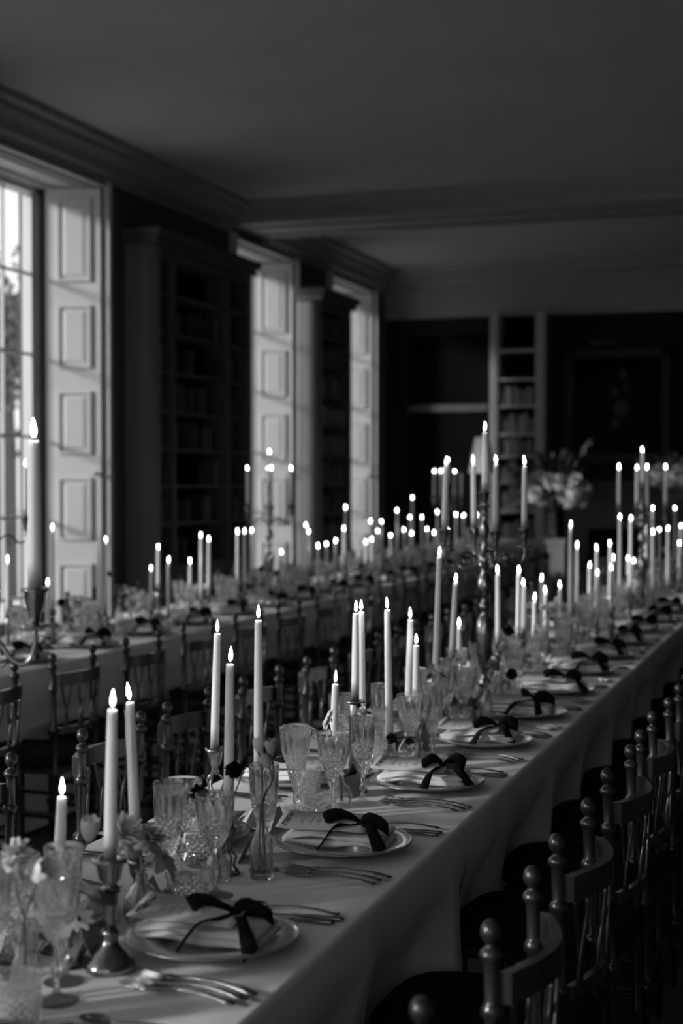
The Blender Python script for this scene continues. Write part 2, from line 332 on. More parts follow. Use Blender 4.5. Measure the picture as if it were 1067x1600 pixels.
ya = yof(243,-5.14)
st1 = [yof(273,-5.14), yof(359,-5.14)]; yb1 = yof(391,-5.14)
side_case('fitted_bookcase', 'tall dark fitted bookcase between the nearest window and the second, shelves mostly black', ya-.02, yb1, 3.44, st1, zsA)
ya2, yb2 = yof(499,-5.14), yof(549,-5.14)
side_case('fitted_bookcase', 'narrower tall bookcase between second and third windows with pale rounded pilaster', ya2-.02, yb2, 3.44, [], zsA)
bk = []
def fill(xf, p, q, z, clear, dens, mi, hm=.23, back=.0):
    y = p+.01
    while y < q-.05:
        w = R.uniform(.03,.055)
        if R.random() < dens: bk.append((xf-.11, y+w/2, z+.013, w, R.uniform(hm*.75, hm), .16, 0, R.choice(mi)))
        y += w+.002
for zi, z in enumerate(zsA[:-1]+[.89]):
    b_ = [ya+.10]+st1+[yb1-.04]
    for p, q in zip(b_[:-1], b_[1:]):
        fill(-5.16, p+.03, q-.03, z, 0, .22 if zi < 5 else .12, (0,0,1,1,2))
for zi, z in enumerate([.89]+zsA): fill(-5.16, ya2+.10, yb2-.04, z, 0, .85, (1,2,3,4) if 2 < zi < 6 else (0,1,2))
nb = {}
for b_ in bk: nb[b_[2]] = nb.get(b_[2], 0)+1
zso = sorted(nb)
cnt = {}
for b_ in bk:
    first = b_[1] < 13; k = (first, round(b_[2],2)); cnt[k] = cnt.get(k, 0)+1; sh = zso.index(b_[2])+1
    book(b_[:3], b_[3], b_[4], b_[5], 0, b_[7], 'book, %s from the near end, %s shelf up, %s side bookcase' % (nth(cnt[k]), nth(sh), 'wide dark' if first else 'narrow second'), 'books in the side wall bookcases')

# back wall: panelled double doorway, open bookcase, alcove with picture and fireplace
YB = Y1-.02
def xa(px, y): return aty(px, 600, y).x
d = tag(obj('door_1', None), kind='structure')
xl, xr_ = xa(640, YB), xa(764, YB); zt = aty(700, 524, YB).z; zr = aty(700, 644, YB).z
obj('door_frame', MB().box(xa(603,YB), YB-.06, 0, xl, YB, 3.54).box(xl, YB-.06, zt, xr_, YB, 3.54).mesh('door_frame','backwall'), d)
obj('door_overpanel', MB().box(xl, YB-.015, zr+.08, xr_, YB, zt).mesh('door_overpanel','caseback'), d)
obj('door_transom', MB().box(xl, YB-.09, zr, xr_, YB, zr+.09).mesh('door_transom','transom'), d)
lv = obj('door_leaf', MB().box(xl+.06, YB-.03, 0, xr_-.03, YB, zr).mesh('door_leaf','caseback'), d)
t = thing('open_bookcase', 'pale framed open bookcase full of books on the far wall', 'bookcase', (0,0,0))
YF = Y1-.34
bx0, bx1, bx2, bx3 = xa(765,YF), xa(779,YF), xa(836,YF), xa(852,YF)
zb = aty(800, 505, YF).z
for p, q in ((bx0,bx1),(bx2,bx3)):
    m_ = MB(); m_.box(p, YF, 0, q, Y1-.01, 3.54); m_.box(p+.02, YF-.012, .95, q-.02, YF, 3.45); obj('pilaster', m_.mesh('pilaster','pilaster'), t)
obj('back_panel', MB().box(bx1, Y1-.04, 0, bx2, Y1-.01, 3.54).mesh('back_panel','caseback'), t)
shz = [aty(808, y, YF).z for y in (546, 591, 633, 677, 712, 752, 798, 843)]
for z in shz: obj('shelf', MB().box(bx1, YF+.01, z-.03, bx2, Y1-.04, z+.005).mesh('shelf','pilaster'), t)
bb = MB(); bb.box(bx0-.1, YF-.18, 0, bx3+.1, YF, shz[-1]-.04); bb.box(bx0-.14, YF-.22, shz[-1]-.10, bx3+.14, YF+.02, shz[-1]-.03); obj('base_cabinet', bb.mesh('base_cabinet','pilaster'), t)
for si, z in enumerate(shz[2:]):
    x = bx1+.02; k = 0
    while x < bx2-.05:
        w = R.uniform(.022,.045); k += 1
        if x+w > bx2-.01: break
        h = R.uniform(.15,.24)
        book((x+w/2, YF+.11, z+.006), w, h, .15, -PI/2, R.choice((2,3,4,5)), 'pale book, %s along the %s book shelf of the far bookcase' % (nth(k), nth(si+1)), 'books in the far bookcase')
        x += w+.003
# fire surround and picture
t = thing('fireplace', 'dark carved stone fireplace on the far wall beneath the painting', 'fireplace', (0,0,0)); YF2 = Y1-.25
fx0, fx1 = xa(882,YF2), xa(1160,YF2); zm = aty(970,752,YF2).z; zo = aty(970,826,YF2).z
ms = MB(); ms.box(fx0-.08, YF2-.1, zm-.05, fx1+.08, Y1-.01, zm); ms.box(fx0-.04, YF2-.05, zm-.1, fx1+.04, Y1-.01, zm-.05); obj('mantel_shelf', ms.mesh('mantel_shelf','stone'), t)
obj('frieze', MB().box(fx0, YF2, zo, fx1, Y1-.01, zm-.1).box(fx0+.3, YF2-.02, zo+.12, fx1-.3, YF2, zm-.2).mesh('frieze','stone'), t)
for p in (fx0, fx1-.28): obj('jamb', MB().box(p, YF2, 0, p+.28, Y1-.01, zo).mesh('jamb','stone'), t)
obj('firebox', MB().box(fx0+.28, Y1-.05, 0, fx1-.28, Y1-.012, zo).mesh('firebox','black'), t)  # flat near-black sheet filling the firebox opening
t = thing('framed_painting', 'large dark portrait painting in a thin frame above the fireplace', 'painting', (0,0,0))
qx0, qx1 = xa(884,YB), xa(1048,YB); qz1, qz0 = aty(960,545,YB).z, aty(960,722,YB).z
obj('canvas', MB().box(qx0+.08, YB-.03, qz0+.08, qx1-.08, YB, qz1-.08).mesh('canvas','canvas'), t)
fr = MB()
for (a0,c0,a1,c1) in ((qx0,qz0,qx0+.1,qz1),(qx1-.1,qz0,qx1,qz1),(qx0,qz0,qx1,qz0+.1),(qx0,qz1-.1,qx1,qz1)): fr.box(a0, YB-.06, c0, a1, YB, c1); 
for (a0,c0,a1,c1) in ((qx0+.02,qz0,qx0+.05,qz1),(qx1-.05,qz0,qx1-.02,qz1)): fr.box(a0, YB-.08, c0, a1, YB-.06, c1)
obj('frame', fr.mesh('frame','frame'), t)
pl = MB(); pl.tube([(xa(925,YB),YB-.18,qz1+.06),(xa(1000,YB),YB-.18,qz1+.06)], .03, 8); pl.tube([((qx0+qx1)/2,YB-.03,qz1-.05),((qx0+qx1)/2,YB-.18,qz1+.06)], .012, 6)
obj('picture_light', pl.mesh('picture_light','frame'), t)
# the sitter of the portrait, a vague pale form painted in the canvas, as a thin relief of paint
pm = MB()
for (px,py,r) in ((973,585,.05),(960,612,.05),(970,638,.09),(962,662,.05),(978,606,.03)):
    c = aty(px,py,YB-.03); pm.ball((c.x, YB-.031, c.z), r, 10, 6, (1,.04,1.2))
obj('painted_figure', pm.mesh('painted_figure', mat('paint_pale', .03, .7)), t)

# ------------------------------------------------------------------ tables
TZ = .76
MXA, MXB = -1.61, -.85; MC = (MXA+MXB)/2
WXA, WXB = -4.04, -3.30; WC = (WXA+WXB)/2
RIGHT_CH = [1.05,1.70,2.40,2.99,3.67,4.23,4.86,5.48,6.10,6.72,7.34,7.96,8.6]
LEFT_CH = [2.45,3.07,3.76,4.29,4.90]+[5.52+.63*k for k in range(15)]
seats = [(-.9,y) for y in RIGHT_CH]+[(-1.6,y) for y in LEFT_CH]+[(-3.3,4.07+.61*i) for i in range(19)]+[(-4.05,6.2+.65*i) for i in range(14)]
def cloth(name, label, x0, x1, y0, y1, lift, seed, endfold=True):
    rr = random.Random(seed); mb = MB(); ph = [rr.uniform(0,6) for _ in range(8)]
    ny = int((y1-y0)/.07)+2
    def ripple(y, z, s):  # gentle folds in the drop
        k = (TZ-z); return s*k*(.030*math.sin(y*5.1+ph[0])+.016*math.sin(y*11.3+ph[1]+z*2)+.008*math.sin(y*23+ph[2]))
    def push(y, z, s):    # chair seats pushed under the table press the cloth in
        k = min(1, max(0, (.66-z)/.16)); k = k*k*(3-2*k); b = 0
        for (cx_, cy_) in seats:
            if (cx_ > (x0+x1)/2) == (s > 0): t = max(0, 1-max(0, abs(y-cy_)-.20)/.11); b = max(b, t*t*(3-2*t))
        return -s*.095*k*b
    prof = []
    r = .012
    for k in range(9): prof.append((x0, .03+(TZ-.03-r)*k/8, -1))
    for k in range(1,4): a = PI/2*k/4; prof.append((x0+r-r*math.cos(a), TZ-r+r*math.sin(a), 0))
    for k in range(9): prof.append((x0+r+(x1-x0-2*r)*k/8, TZ, 2))
    for k in range(1,4): a = PI/2*(1-k/4); prof.append((x1-r+r*math.cos(a), TZ-r+r*math.sin(a), 0))
    for k in range(9): prof.append((x1, TZ-r-(TZ-.03-r)*k/8, 1))
    n = len(prof); v = []
    for j in range(ny):
        y = y0+(y1-y0)*j/(ny-1)
        for (x, z, s) in prof:
            if s in (-1, 1): dx = s*(.004+lift)+ripple(y, z, s)+s*(TZ-z)*.02+push(y, z, s); v.append((x+dx*min(1,(TZ-z)/.06+0.15), y, z))
            else: v.append((x, y, z+(lift if s == 2 else lift*.6)))
    f = [(j*n+i, j*n+i+1, (j+1)*n+i+1, (j+1)*n+i) for j in range(ny-1) for i in range(n-1)]
    mb.add(v, f, True)
    # end drops
    for yy, s, j in ((y0,-1,0),(y1,1,ny-1)):
        if not endfold: continue
        top = [v[j*n+i] for i in range(9,21)]
        vv = [(p[0], p[1]+s*.001, p[2]) for p in top]+[(p[0], p[1]+s*.03, .03) for p in top]; m_ = len(top)
        mb.add(vv, [(i,i+1,m_+i+1,m_+i) for i in range(m_-1)], True)
    return tag(obj(name, mb.mesh(name,'linen'), None), label, 'tablecloth')
MAIN_SPANS = [(.35,3.42,'nearest stretch, under the closest plates'),(3.41,6.45,'second stretch, from the third plate on'),(6.44,9.5,'third stretch, beside the tall candelabrum'),(9.49,12.5,'fourth stretch'),(12.49,15.5,'last stretch before the far end')]
for i, (a, b, w) in enumerate(MAIN_SPANS): cloth('tablecloth', 'pale draped cloth of the main table, '+w, MXA, MXB, a, b, .0015*(i%2), 10+i, i in (0,4))
for i, (a, b) in enumerate(((3.6,6.7),(6.69,9.7),(9.69,12.7),(12.69,15.7))): cloth('tablecloth', 'pale linen cloth on the window-side table, %s length counting away from the viewer' % nth(i+1), WXA, WXB, a, b, .0015*(i%2), 20+i, i in (0,3))

# ------------------------------------------------------------------ chair kit
def ringed(r, z0, z1, rings, top=False):
    pr = [(r*.8, z0)]
    for z in rings: pr += [(r, z-.016),(r*1.12, z-.012),(r*1.5, z-.006),(r*1.5, z+.006),(r*1.12, z+.012),(r, z+.016)]
    pr.append((r, z1)); return pr
def chair_kit():
    W, Dp = .1675, .19; parts = []
    post = MB(); pr = ringed(.0118, 0, .815, [.20,.43,.60,.76])
    pr += [(.0118,.834),(.013,.838),(.0175,.844),(.0185,.850),(.014,.857),(.008,.861),(.008,.866),(.012,.870),(.0158,.878),(.0160,.886),(.013,.895),(.007,.901),(.001,.903)]
    post.lathe(pr, 14); pm_ = post.mesh('post','wood')
    for s in (-1,1): parts.append(P('rear_leg', pm_, (s*W, -Dp, 0), (math.radians(-1.5),0,0)))
    leg = MB().lathe(ringed(.0145, 0, .43, [.18,.36]), 12).mesh('front_leg','wood')
    for s in (-1,1): parts.append(P('front_leg', leg, (s*(W+.02), .18, 0)))
    fr = MB(); fr.prism([(-W-.03,.20),(-W,-Dp),(W,-Dp),(W+.03,.20)][::-1], .425, .45)
    parts.append(P('seat_frame', fr.mesh('seat_frame','wood')))
    def padf(u, v):
        a = 2*PI*u; ca, sa = math.cos(a), math.sin(a); e = .55
        x = (W+.035)*math.copysign(abs(ca)**e, ca); y = .215*math.copysign(abs(sa)**e, sa)+.012
        k = (1.0,1.04,1.04,.97,.7,.35,.02)[int(round(v*6))]; z = (.451,.462,.480,.492,.499,.502,.503)[int(round(v*6))]
        return (x*k, y*k, z)
    parts.append(P('seat_cushion', MB().grid(padf, 36, 7, True, None, True).mesh('seat_cushion','pad')))
    def bow(z0, z1, depth, th):
        m = MB(); n = 13; v = []
        for i in range(n):
            u = i/(n-1); x = -W+2*W*u; y = -Dp-depth*math.sin(PI*u)
            v += [(x, y-th, z0),(x, y+th, z0),(x, y+th, z1),(x, y-th, z1)]
        f = [(4*i+k, 4*i+(k+1)%4, 4*i+4+(k+1)%4, 4*i+4+k) for i in range(n-1) for k in range(4)]+[(3,2,1,0),tuple(4*(n-1)+k for k in range(4))]
        return m.add(v, f, False)
    parts.append(P('crest_rail', bow(.772, .822, .045, .010).mesh('crest_rail','wood')))
    parts.append(P('lower_rail', bow(.585, .61, .035, .008).mesh('lower_rail','wood')))
    for k in range(4):
        for s in (-1,1):
            sp = MB(); u0 = (k+.5)/4+s*.045; u1 = (k+.5)/4-s*.05
            pts = []
            for q in range(9):
                t = q/8; u = u0+(u1-u0)*(.5-.5*math.cos(PI*t)) ; pts.append((-W+2*W*u, -Dp-(.035+.01*t)*math.sin(PI*u)+s*.004, .60+.18*t))
            sp.tube(pts, [.0042,.0046,.0040,.0058,.0040,.0046,.0040,.0055,.0042], 6)
            parts.append(P('spindle', sp.mesh('spindle','wood')))
    for z, ys in ((.13,-Dp),(.22,-Dp),(.15,.18),(.24,.18)):
        parts.append(P('stretcher', MB().tube([(-W-.015,ys,z),(0,ys,z),(W+.015,ys,z)], .0085, 8).mesh('stretcher','wood')))
    for s in (-1,1):
        for z in (.17,.27): parts.append(P('stretcher', MB().tube([(s*W,-Dp,z),(s*(W+.02),.18,z)], .0085, 8).mesh('stretcher','wood')))
    return (None, parts)
CH = chair_kit()
for i, y in enumerate(RIGHT_CH):
    place(CH, 'banquet_chair', 'dark wooden chair with ball finials, right of the main table, %s from the viewer' % nth(i+1), 'chair', (-.683+R.uniform(-.008,.008), y, 0), PI/2+R.uniform(-.03,.03), 'chairs along the right side of the main table')
for i, y in enumerate(LEFT_CH):
    place(CH, 'banquet_chair', 'dark wooden chair between the tables facing the main table, %s from the viewer' % nth(i+1), 'chair', (-1.79+R.uniform(-.01,.01), y, 0), -PI/2+R.uniform(-.04,.04), 'chairs between the tables facing the main table')
for i in range(19):
    place(CH, 'banquet_chair', 'dark wooden chair seen from behind at the window table, %s from the viewer' % nth(i+1), 'chair', (-3.08+R.uniform(-.01,.01), 4.07+.61*i, 0), PI/2+R.uniform(-.03,.03), 'chairs on the near side of the window table')
for i in range(14):
    place(CH, 'banquet_chair', 'dark wooden chair on the far side of the window table, %s from the viewer' % nth(i+1), 'chair', (-4.27, 6.2+.65*i, 0), -PI/2+R.uniform(-.04,.04), 'chairs between the windows and the window table')

# ------------------------------------------------------------------ glass kits
def cutmod(n, tw, d, z0, z1):
    def f(a, i, r, z):
        if not (z0 <= z <= z1): return 1
        e = min(1, (z-z0)/.006, (z1-z)/.006)
        c = min(abs(math.sin(n/2*(a+(z-z0)*tw))), abs(math.sin(n/2*(a-(z-z0)*tw))))
        return 1-d*e*(1-c)**2
    return f
def flutemod(n, d, z0, z1):
    def f(a, i, r, z):
        if not (z0 <= z <= z1): return 1
        e = min(1, (z-z0)/.01+.0, (z1-z)/.02); return 1-d*max(0,e)*(1-abs(math.sin(n/2*a)))
    return f
def dense(pr, step=.0027):
    out = [pr[0]]
    for (r0,z0),(r1,z1) in zip(pr[:-1], pr[1:]):
        n = max(1, int(abs(z1-z0)/step)); out += [(r0+(r1-r0)*k/n, z0+(z1-z0)*k/n) for k in range(1,n+1)]
    return out
def tumbler_kit():
    o = dense([(.026,0),(.0325,.001),(.034,.006),(.0365,.075),(.0368,.085)]); inn = [(.0345,.085),(.034,.07),(.031,.022),(.028,.014),(.001,.013)]
    m = cutmod(14, 34, .085, .006, .060)
    return (MB().lathe(o+inn, 98, None, False, lambda a,i,r,z: m(a,i,r,z) if i < len(o) else 1).mesh('tumbler','crystal'), [])
def goblet_kit(Rb, hb, hs, foot, cut=True, waist=1.0, mt='crystal'):
    # foot, stem with knop, bowl
    ft = MB().lathe([(.001,0),(foot,0),(foot+.001,.0015),(foot*.97,.003),(foot*.5,.006),(.008,.013),(.0055,.02),(.001,.021)], 40)
    st = [(.0055,.02),(.0045,.03),(.0048,.035),(.0085,hs*.5),(.0095,hs*.55),(.0085,hs*.6),(.005,hs*.72),(.0055,hs*.9),(.010,hs+.002),(.001,hs+.003)]
    o = [(.001,hs+.001),(.010,hs+.001)]+[(Rb*(.34+.66*math.sin(PI/2*min(1,(t*1.25))**.8)) if t < .8 else Rb*(1+.03*(t-.8)/.2), hs+.003+hb*t) for t in [k/42 for k in range(1,43)]]
    top = o[-1]; inn = [(top[0]-.0018, top[1])]+[(r-.0026, z) for r, z in o[-3:12:-2]]+[(.010, o[10][1]+.004),(.001, o[9][1]+.004)]
    zc0, zc1 = hs+.004, hs+hb*.55; cm = cutmod(12, 34, .10, zc0, zc1); fm = flutemod(12, .07, zc1-.004, hs+hb*.95)
    def md(a,i,r,z):
        if i >= len(o) or not cut: return 1
        return cm(a,i,r,z)*fm(a,i,r,z)
    b = MB().lathe(o+inn, 84, None, not cut, md)
    return (None, [P('bowl', b.mesh('bowl', mt)), P('stem', MB().lathe(st, 12 if not cut else 6, None, not cut).mesh('stem', mt)), P('foot', ft.mesh('foot', 'footglass'))])
K_TUMB = tumbler_kit(); K_WINE = goblet_kit(.039, .105, .095, .036); K_FLUTE = goblet_kit(.031, .145, .075, .033); K_WATER = goblet_kit(.043, .10, .10, .037)

OCC = []
def free(x, y, r, gap=.002): return all((x-a)**2+(y-b)**2 >= (r+c+gap)**2 for a, b, c in OCC)
def clash(x, y, r, who):
    for a, b, c in OCC:
        d = math.hypot(x-a, y-b)
        if d < r+c: print('CLASH', who, round(x,3), round(y,3), 'by', round(r+c-d,3))
    OCC.append((x,y,r))
# ------------------------------------------------------------------ plate, napkin, menu, bow, cutlery, card
def plate_kit():
    pr = [(.001,.004),(.075,.004),(.085,.006),(.10,.014),(.148,.020),(.1525,.021),(.153,.023),(.150,.0245),(.102,.019),(.086,.011),(.07,.0085),(.001,.0085)]
    band = MB().lathe([(.1490,.0243),(.1528,.0245),(.1536,.0228),(.1528,.0207),(.1534,.0228),(.1522,.0250),(.1490,.0246)], 72, None, True, None, False)
    return (MB().lathe(pr, 72).mesh('dinner_plate','china'), [P('rim_band', band.mesh('rim_band','gold'))])
K_PLATE = plate_kit()
def napkin_kit(v):
    rr = random.Random(v); L, Wd = .235, .12; th = .013; m = MB()
    def layer(z0, t, l0, l1, w, wob):
        def f(u, s):
            a = 2*PI*u; ca, sa = math.cos(a), math.sin(a); y = w/2*math.copysign(abs(ca)**.35, ca); zz = t/2*math.copysign(abs(sa)**.7, sa)
            x = l0+(l1-l0)*s; e = min(1, s*12, (1-s)*12)**.4 if 0 < s < 1 else 0.3
            sag = .006*math.sin(PI*s*1.0)+.003*math.sin(s*9+wob)
            pinch = 1-.07*math.exp(-((x-.045)/.02)**2)
            return (x, y*pinch*(.97+.03*e), z0+t/2+zz*e*pinch+sag+.002*math.sin(3*a+x*30+wob))
        m.grid(f, 32, 26, True, None, True); n = len(m.v)
        m.f.append(tuple(range(n-32, n))); m.sm.append(False); m.f.append(tuple(range(n-32*26, n-32*25))[::-1]); m.sm.append(False)
    layer(.005, .0145, -L/2, L/2, Wd, rr.uniform(0,6)); layer(.0185, .0125, -L/2+.002, L/2-.004, Wd-.003, rr.uniform(0,6))
    return (m.mesh('folded_napkin','napkin'), [])
K_NAP = [napkin_kit(k) for k in range(4)]
def pen(strokes, w, th=.0003):
    m = MB()
    for s in strokes:
        pts = [Vector((x,y,0)) for x,y in s]
        m.tube(pts, w, 5, None, .35)
    return m
def menu_strokes():
    h = .0065; st = []
    def arc(cx, cy, rx, ry, a0, a1, n=7): return [(cx+rx*math.cos(math.radians(a0+(a1-a0)*k/n)), cy+ry*math.sin(math.radians(a0+(a1-a0)*k/n))) for k in range(n+1)]
    x = 0
    # m e n u in flowing script
    p = [(x,0),(x+.001,h)]+arc(x+.0032,h*.55,.0022,h*.45,170,0)+[(x+.0054,0)]; st.append(p)
    st.append([(x+.0056,h*.5)]+arc(x+.0078,h*.55,.0022,h*.45,170,0)+[(x+.0100,.0008),(x+.0122,h*.4)])
    x = .0122; st.append([(x,h*.42),(x+.003,h*.6)]+arc(x+.0022,h*.55,.0022,h*.45,20,330,9)+[(x+.0062,h*.4)])
    x = .0186; st.append([(x,0),(x+.0008,h*.95)]); st.append([(x+.0004,h*.5)]+arc(x+.0028,h*.5,.0022,h*.45,170,0)+[(x+.0052,.0006),(x+.007,h*.3)])
    x = .0262; st.append([(x,h*.95)]+arc(x+.0025,h*.45,.0023,h*.45,180,360)+[(x+.005,h*.95),(x+.0052,.0002),(x+.0075,h*.35)])
    return [[(a-.0165,b) for a,b in s] for s in st]
def scribble(rr, w, h, y, x0):
    pts = []; x = x0
    while x < x0+w: pts.append((x, y+rr.uniform(-.3,.5)*h)); x += h*.45
    return pts if len(pts) > 1 else [(x0,y),(x0+w,y)]
def menu_kit(v):
    # card 0.10 x 0.19 lying on the napkin, head to the middle of the table; lines run along +Y
    W_, L_ = .098, .20
    rise = lambda x: .0425+.006*math.sin(PI*(x+.1175)/.235)+max(0, (-x-.05))**2*1.2
    m = MB(); n = 14; vv = []
    for k in range(n):
        x = -.135+L_*k/(n-1); z = rise(x); vv += [(x,-W_/2,z),(x,W_/2,z),(x,W_/2,z+.0007),(x,-W_/2,z+.0007)]
    m.add(vv, [(4*i+k,4*i+(k+1)%4,4*i+4+(k+1)%4,4*i+4+k) for i in range(n-1) for k in range(4)]+[(3,2,1,0),tuple(4*(n-1)+k for k in range(4))], True)
    rr = random.Random(v); st = MB()
    def put(strokes, xbase, w):
        # stroke x runs along +Y, stroke y runs towards the middle of the table (-X)
        for s in strokes: st.tube([(xbase-b, a, rise(xbase-b)+.0012) for a, b in s], w, 5, None, .4)
    put([[(a*1.9,b*1.9) for a,b in s] for s in menu_strokes()], -.113, .0012)
    x = -.088
    for blk in range(5):
        for ln in range(2 if blk != 3 else 3):
            w = rr.uniform(.022,.05) if ln else rr.uniform(.014,.024)
            words_ = []; a = -w/2
            while a < w/2-.004:
                ww = rr.uniform(.004,.010); words_.append(scribble(rr, ww, .0022, 0, a)); a += ww+.002
            put(words_, x, .0005); x += .0062
        x += .0065
    return (m.mesh('menu_card','menu'), [P('menu_lettering', st.mesh('menu_lettering','ink'))])
K_MENU = [menu_kit(k) for k in range(2)]
def bow_kit(v):
    rr = random.Random(100+v); w = .0150; parts = []
    kn = MB(); kn.ball((0,0,.012), .012, 12, 8, (1.1,1.0,.85)); parts.append(P('knot', kn.mesh('knot','ribbon')))
    for s in (-1,1):
        lp = MB(); L = rr.uniform(.052,.080); up = rr.uniform(.024,.042); ang = rr.uniform(-.55,.55); n = 15; pts = []; sd = []
        for k in range(n):
            t = 2*PI*k/(n-1); rad = (1-math.cos(t))/2
            y = s*L*rad; z = .016+up*math.sin(t)*.35+.012*math.sin(PI*rad); x = ang*y*s+up*math.sin(t)*.62
            pts.append((x,y,z)); tw = rr.uniform(.9,1.1)*(.35+.95*math.sin(min(t,2*PI-t)/2)); sd.append((w*tw*.50, s*w*.15*tw, w*tw*.85))
        lp.strip(pts, sd); parts.append(P('loop', lp.mesh('loop','ribbon')))
    for s in (-1,1):
        tl = MB(); L = rr.uniform(.08,.135); a = s*rr.uniform(.2,1.1)-.1; n = 12; pts = []; sd = []
        for k in range(n):
            t = k/(n-1); q = L*t; x = q*math.cos(a)+.004; y = q*math.sin(a); z = .010+.012*math.sin(PI*t)-.036*t*t-.004*math.sin(t*9+s)
            pts.append((x,y,z)); wd = w*(.45+.65*t)
            sd.append((-math.sin(a)*wd*.8, math.cos(a)*wd*.8, wd*(.35+.35*math.sin(4*t+v))))
        tl.strip(pts, sd); parts.append(P('tail', tl.mesh('tail','ribbon')))
    bd = MB(); prof = [(-.0585,.004),(-.061,.014),(-.057,.0275),(-.02,.0325),(.02,.0325),(.057,.0275),(.061,.014),(.0585,.004)]
    bd.strip([(0,y,z-.0215) for y,z in prof], [(.0135*(.9),0,0)]*len(prof), .0008); 
    return (None, parts)
K_BOW = [bow_kit(k) for k in range(6)]
def fork_mesh(s=1.0):
    m = MB(); n = 18; v = []
    def prof(t):     # t 0 handle end ... 1 shoulders
        return (.0098 if t < .05 else .0098-.0062*min(1,(t-.05)/.35)**.8 if t < .62 else .0036+.0080*((t-.62)/.38)**2.2)
    pts = []
    for k in range(n):
        t = k/(n-1); x = .118-.170*t; z = .004+.007*math.sin(PI*min(1,t*1.05))+.001
        w = prof(t)*(.6 if k == 0 else 1); th = .0016
        v += [(x,-w,z),(x,w,z),(x,w*.8,z+th*1.6),(x,-w*.8,z+th*1.6)]
    m.add(v, [(4*i+k,4*i+(k+1)%4,4*i+4+(k+1)%4,4*i+4+k) for i in range(n-1) for k in range(4)]+[(3,2,1,0),tuple(4*(n-1)+k for k in range(4))], True)
    for j in range(4):
        y = -.0093+.0062*j; p = [(-.050,y*.85,.0055),(-.062,y,.0035),(-.08,y,.0028),(-.1,y,.0045),(-.117,y*.98,.0085)]
        m.tube(p, [.0030,.0024,.0019,.0017,.0010], 6, None, .7)
    return m
def knife_mesh():
    m = MB(); m.tube([(.118,0,.004),(.112,0,.0045),(.06,0,.005),(.02,0,.005),(.012,0,.005)], [.004,.0072,.0060,.0045,.0038], 8, None, .6)
    v = []; n = 12
    for k in range(n):
        t = k/(n-1); x = .014-.135*t; w = .0085*(1-.75*max(0,(t-.7)/.3)**1.5); v += [(x,-w*.5,.0045),(x,w*.55+.001,.0035),(x,w*.55+.001,.0045),(x,-w*.5,.0062)]
    m.add(v, [(4*i+k,4*i+(k+1)%4,4*i+4+(k+1)%4,4*i+4+k) for i in range(n-1) for k in range(4)]+[(3,2,1,0),tuple(4*(n-1)+k for k in range(4))], True); return m
def spoon_mesh():
    m = MB(); n = 14; v = []
    for k in range(n):
        t = k/(n-1); x = .105-.15*t; w = .0085-.0055*min(1,t/.4); z = .004+.006*math.sin(PI*t)
        v += [(x,-w,z),(x,w,z),(x,w*.8,z+.0022),(x,-w*.8,z+.0022)]
    m.add(v, [(4*i+k,4*i+(k+1)%4,4*i+4+(k+1)%4,4*i+4+k) for i in range(n-1) for k in range(4)]+[(3,2,1,0),tuple(4*(n-1)+k for k in range(4))], True)
    m.grid(lambda u, s: (-.068+.026*s*math.cos(2*PI*u), .0165*s*math.sin(2*PI*u), .0035+.006*s*s), 18, 5, True, None, True)
    m.grid(lambda u, s: (-.068+.026*(1-s)*math.cos(2*PI*u), .0165*(1-s)*math.sin(2*PI*u), .002+.006*(1-s)**2), 18, 5, True, None, True); return m
K_FORK = (fork_mesh().mesh('table_fork','cutlery'), []); K_KNIFE = (knife_mesh().mesh('table_knife','cutlery'), []); K_SPOON = (spoon_mesh().mesh('dessert_spoon','cutlery'), [])
def card_kit(v):
    h, w, sp = .052, .078, .024; m = MB(); t = .0006
    for s in (-1,1): m.add([(s*sp,-w/2,0),(s*sp,w/2,0),(0,w/2,h),(0,-w/2,h),(s*sp-s*t,-w/2,0),(s*sp-s*t,w/2,0),(0,w/2,h-t*2),(0,-w/2,h-t*2)], [(0,1,2,3),(7,6,5,4),(0,3,7,4),(1,5,6,2),(0,4,5,1)])
    rr = random.Random(v); st = MB(); dx = Vector((sp,0,-h)).normalized(); nn = Vector((h,0,sp)).normalized()*.0006
    a = -.02
    for wd in (.014,.020):
        pts = scribble(rr, wd, .006, 0, a); a += wd+.005
        st.tube([Vector((0,0,h))+dx*(.026-b)+Vector((0,aa,0))+nn for aa, b in pts], .00055, 5, None, .6)
    return (m.mesh('place_card','card'), [P('handwriting', st.mesh('handwriting','ink'))])
K_CARD = [card_kit(k) for k in range(4)]

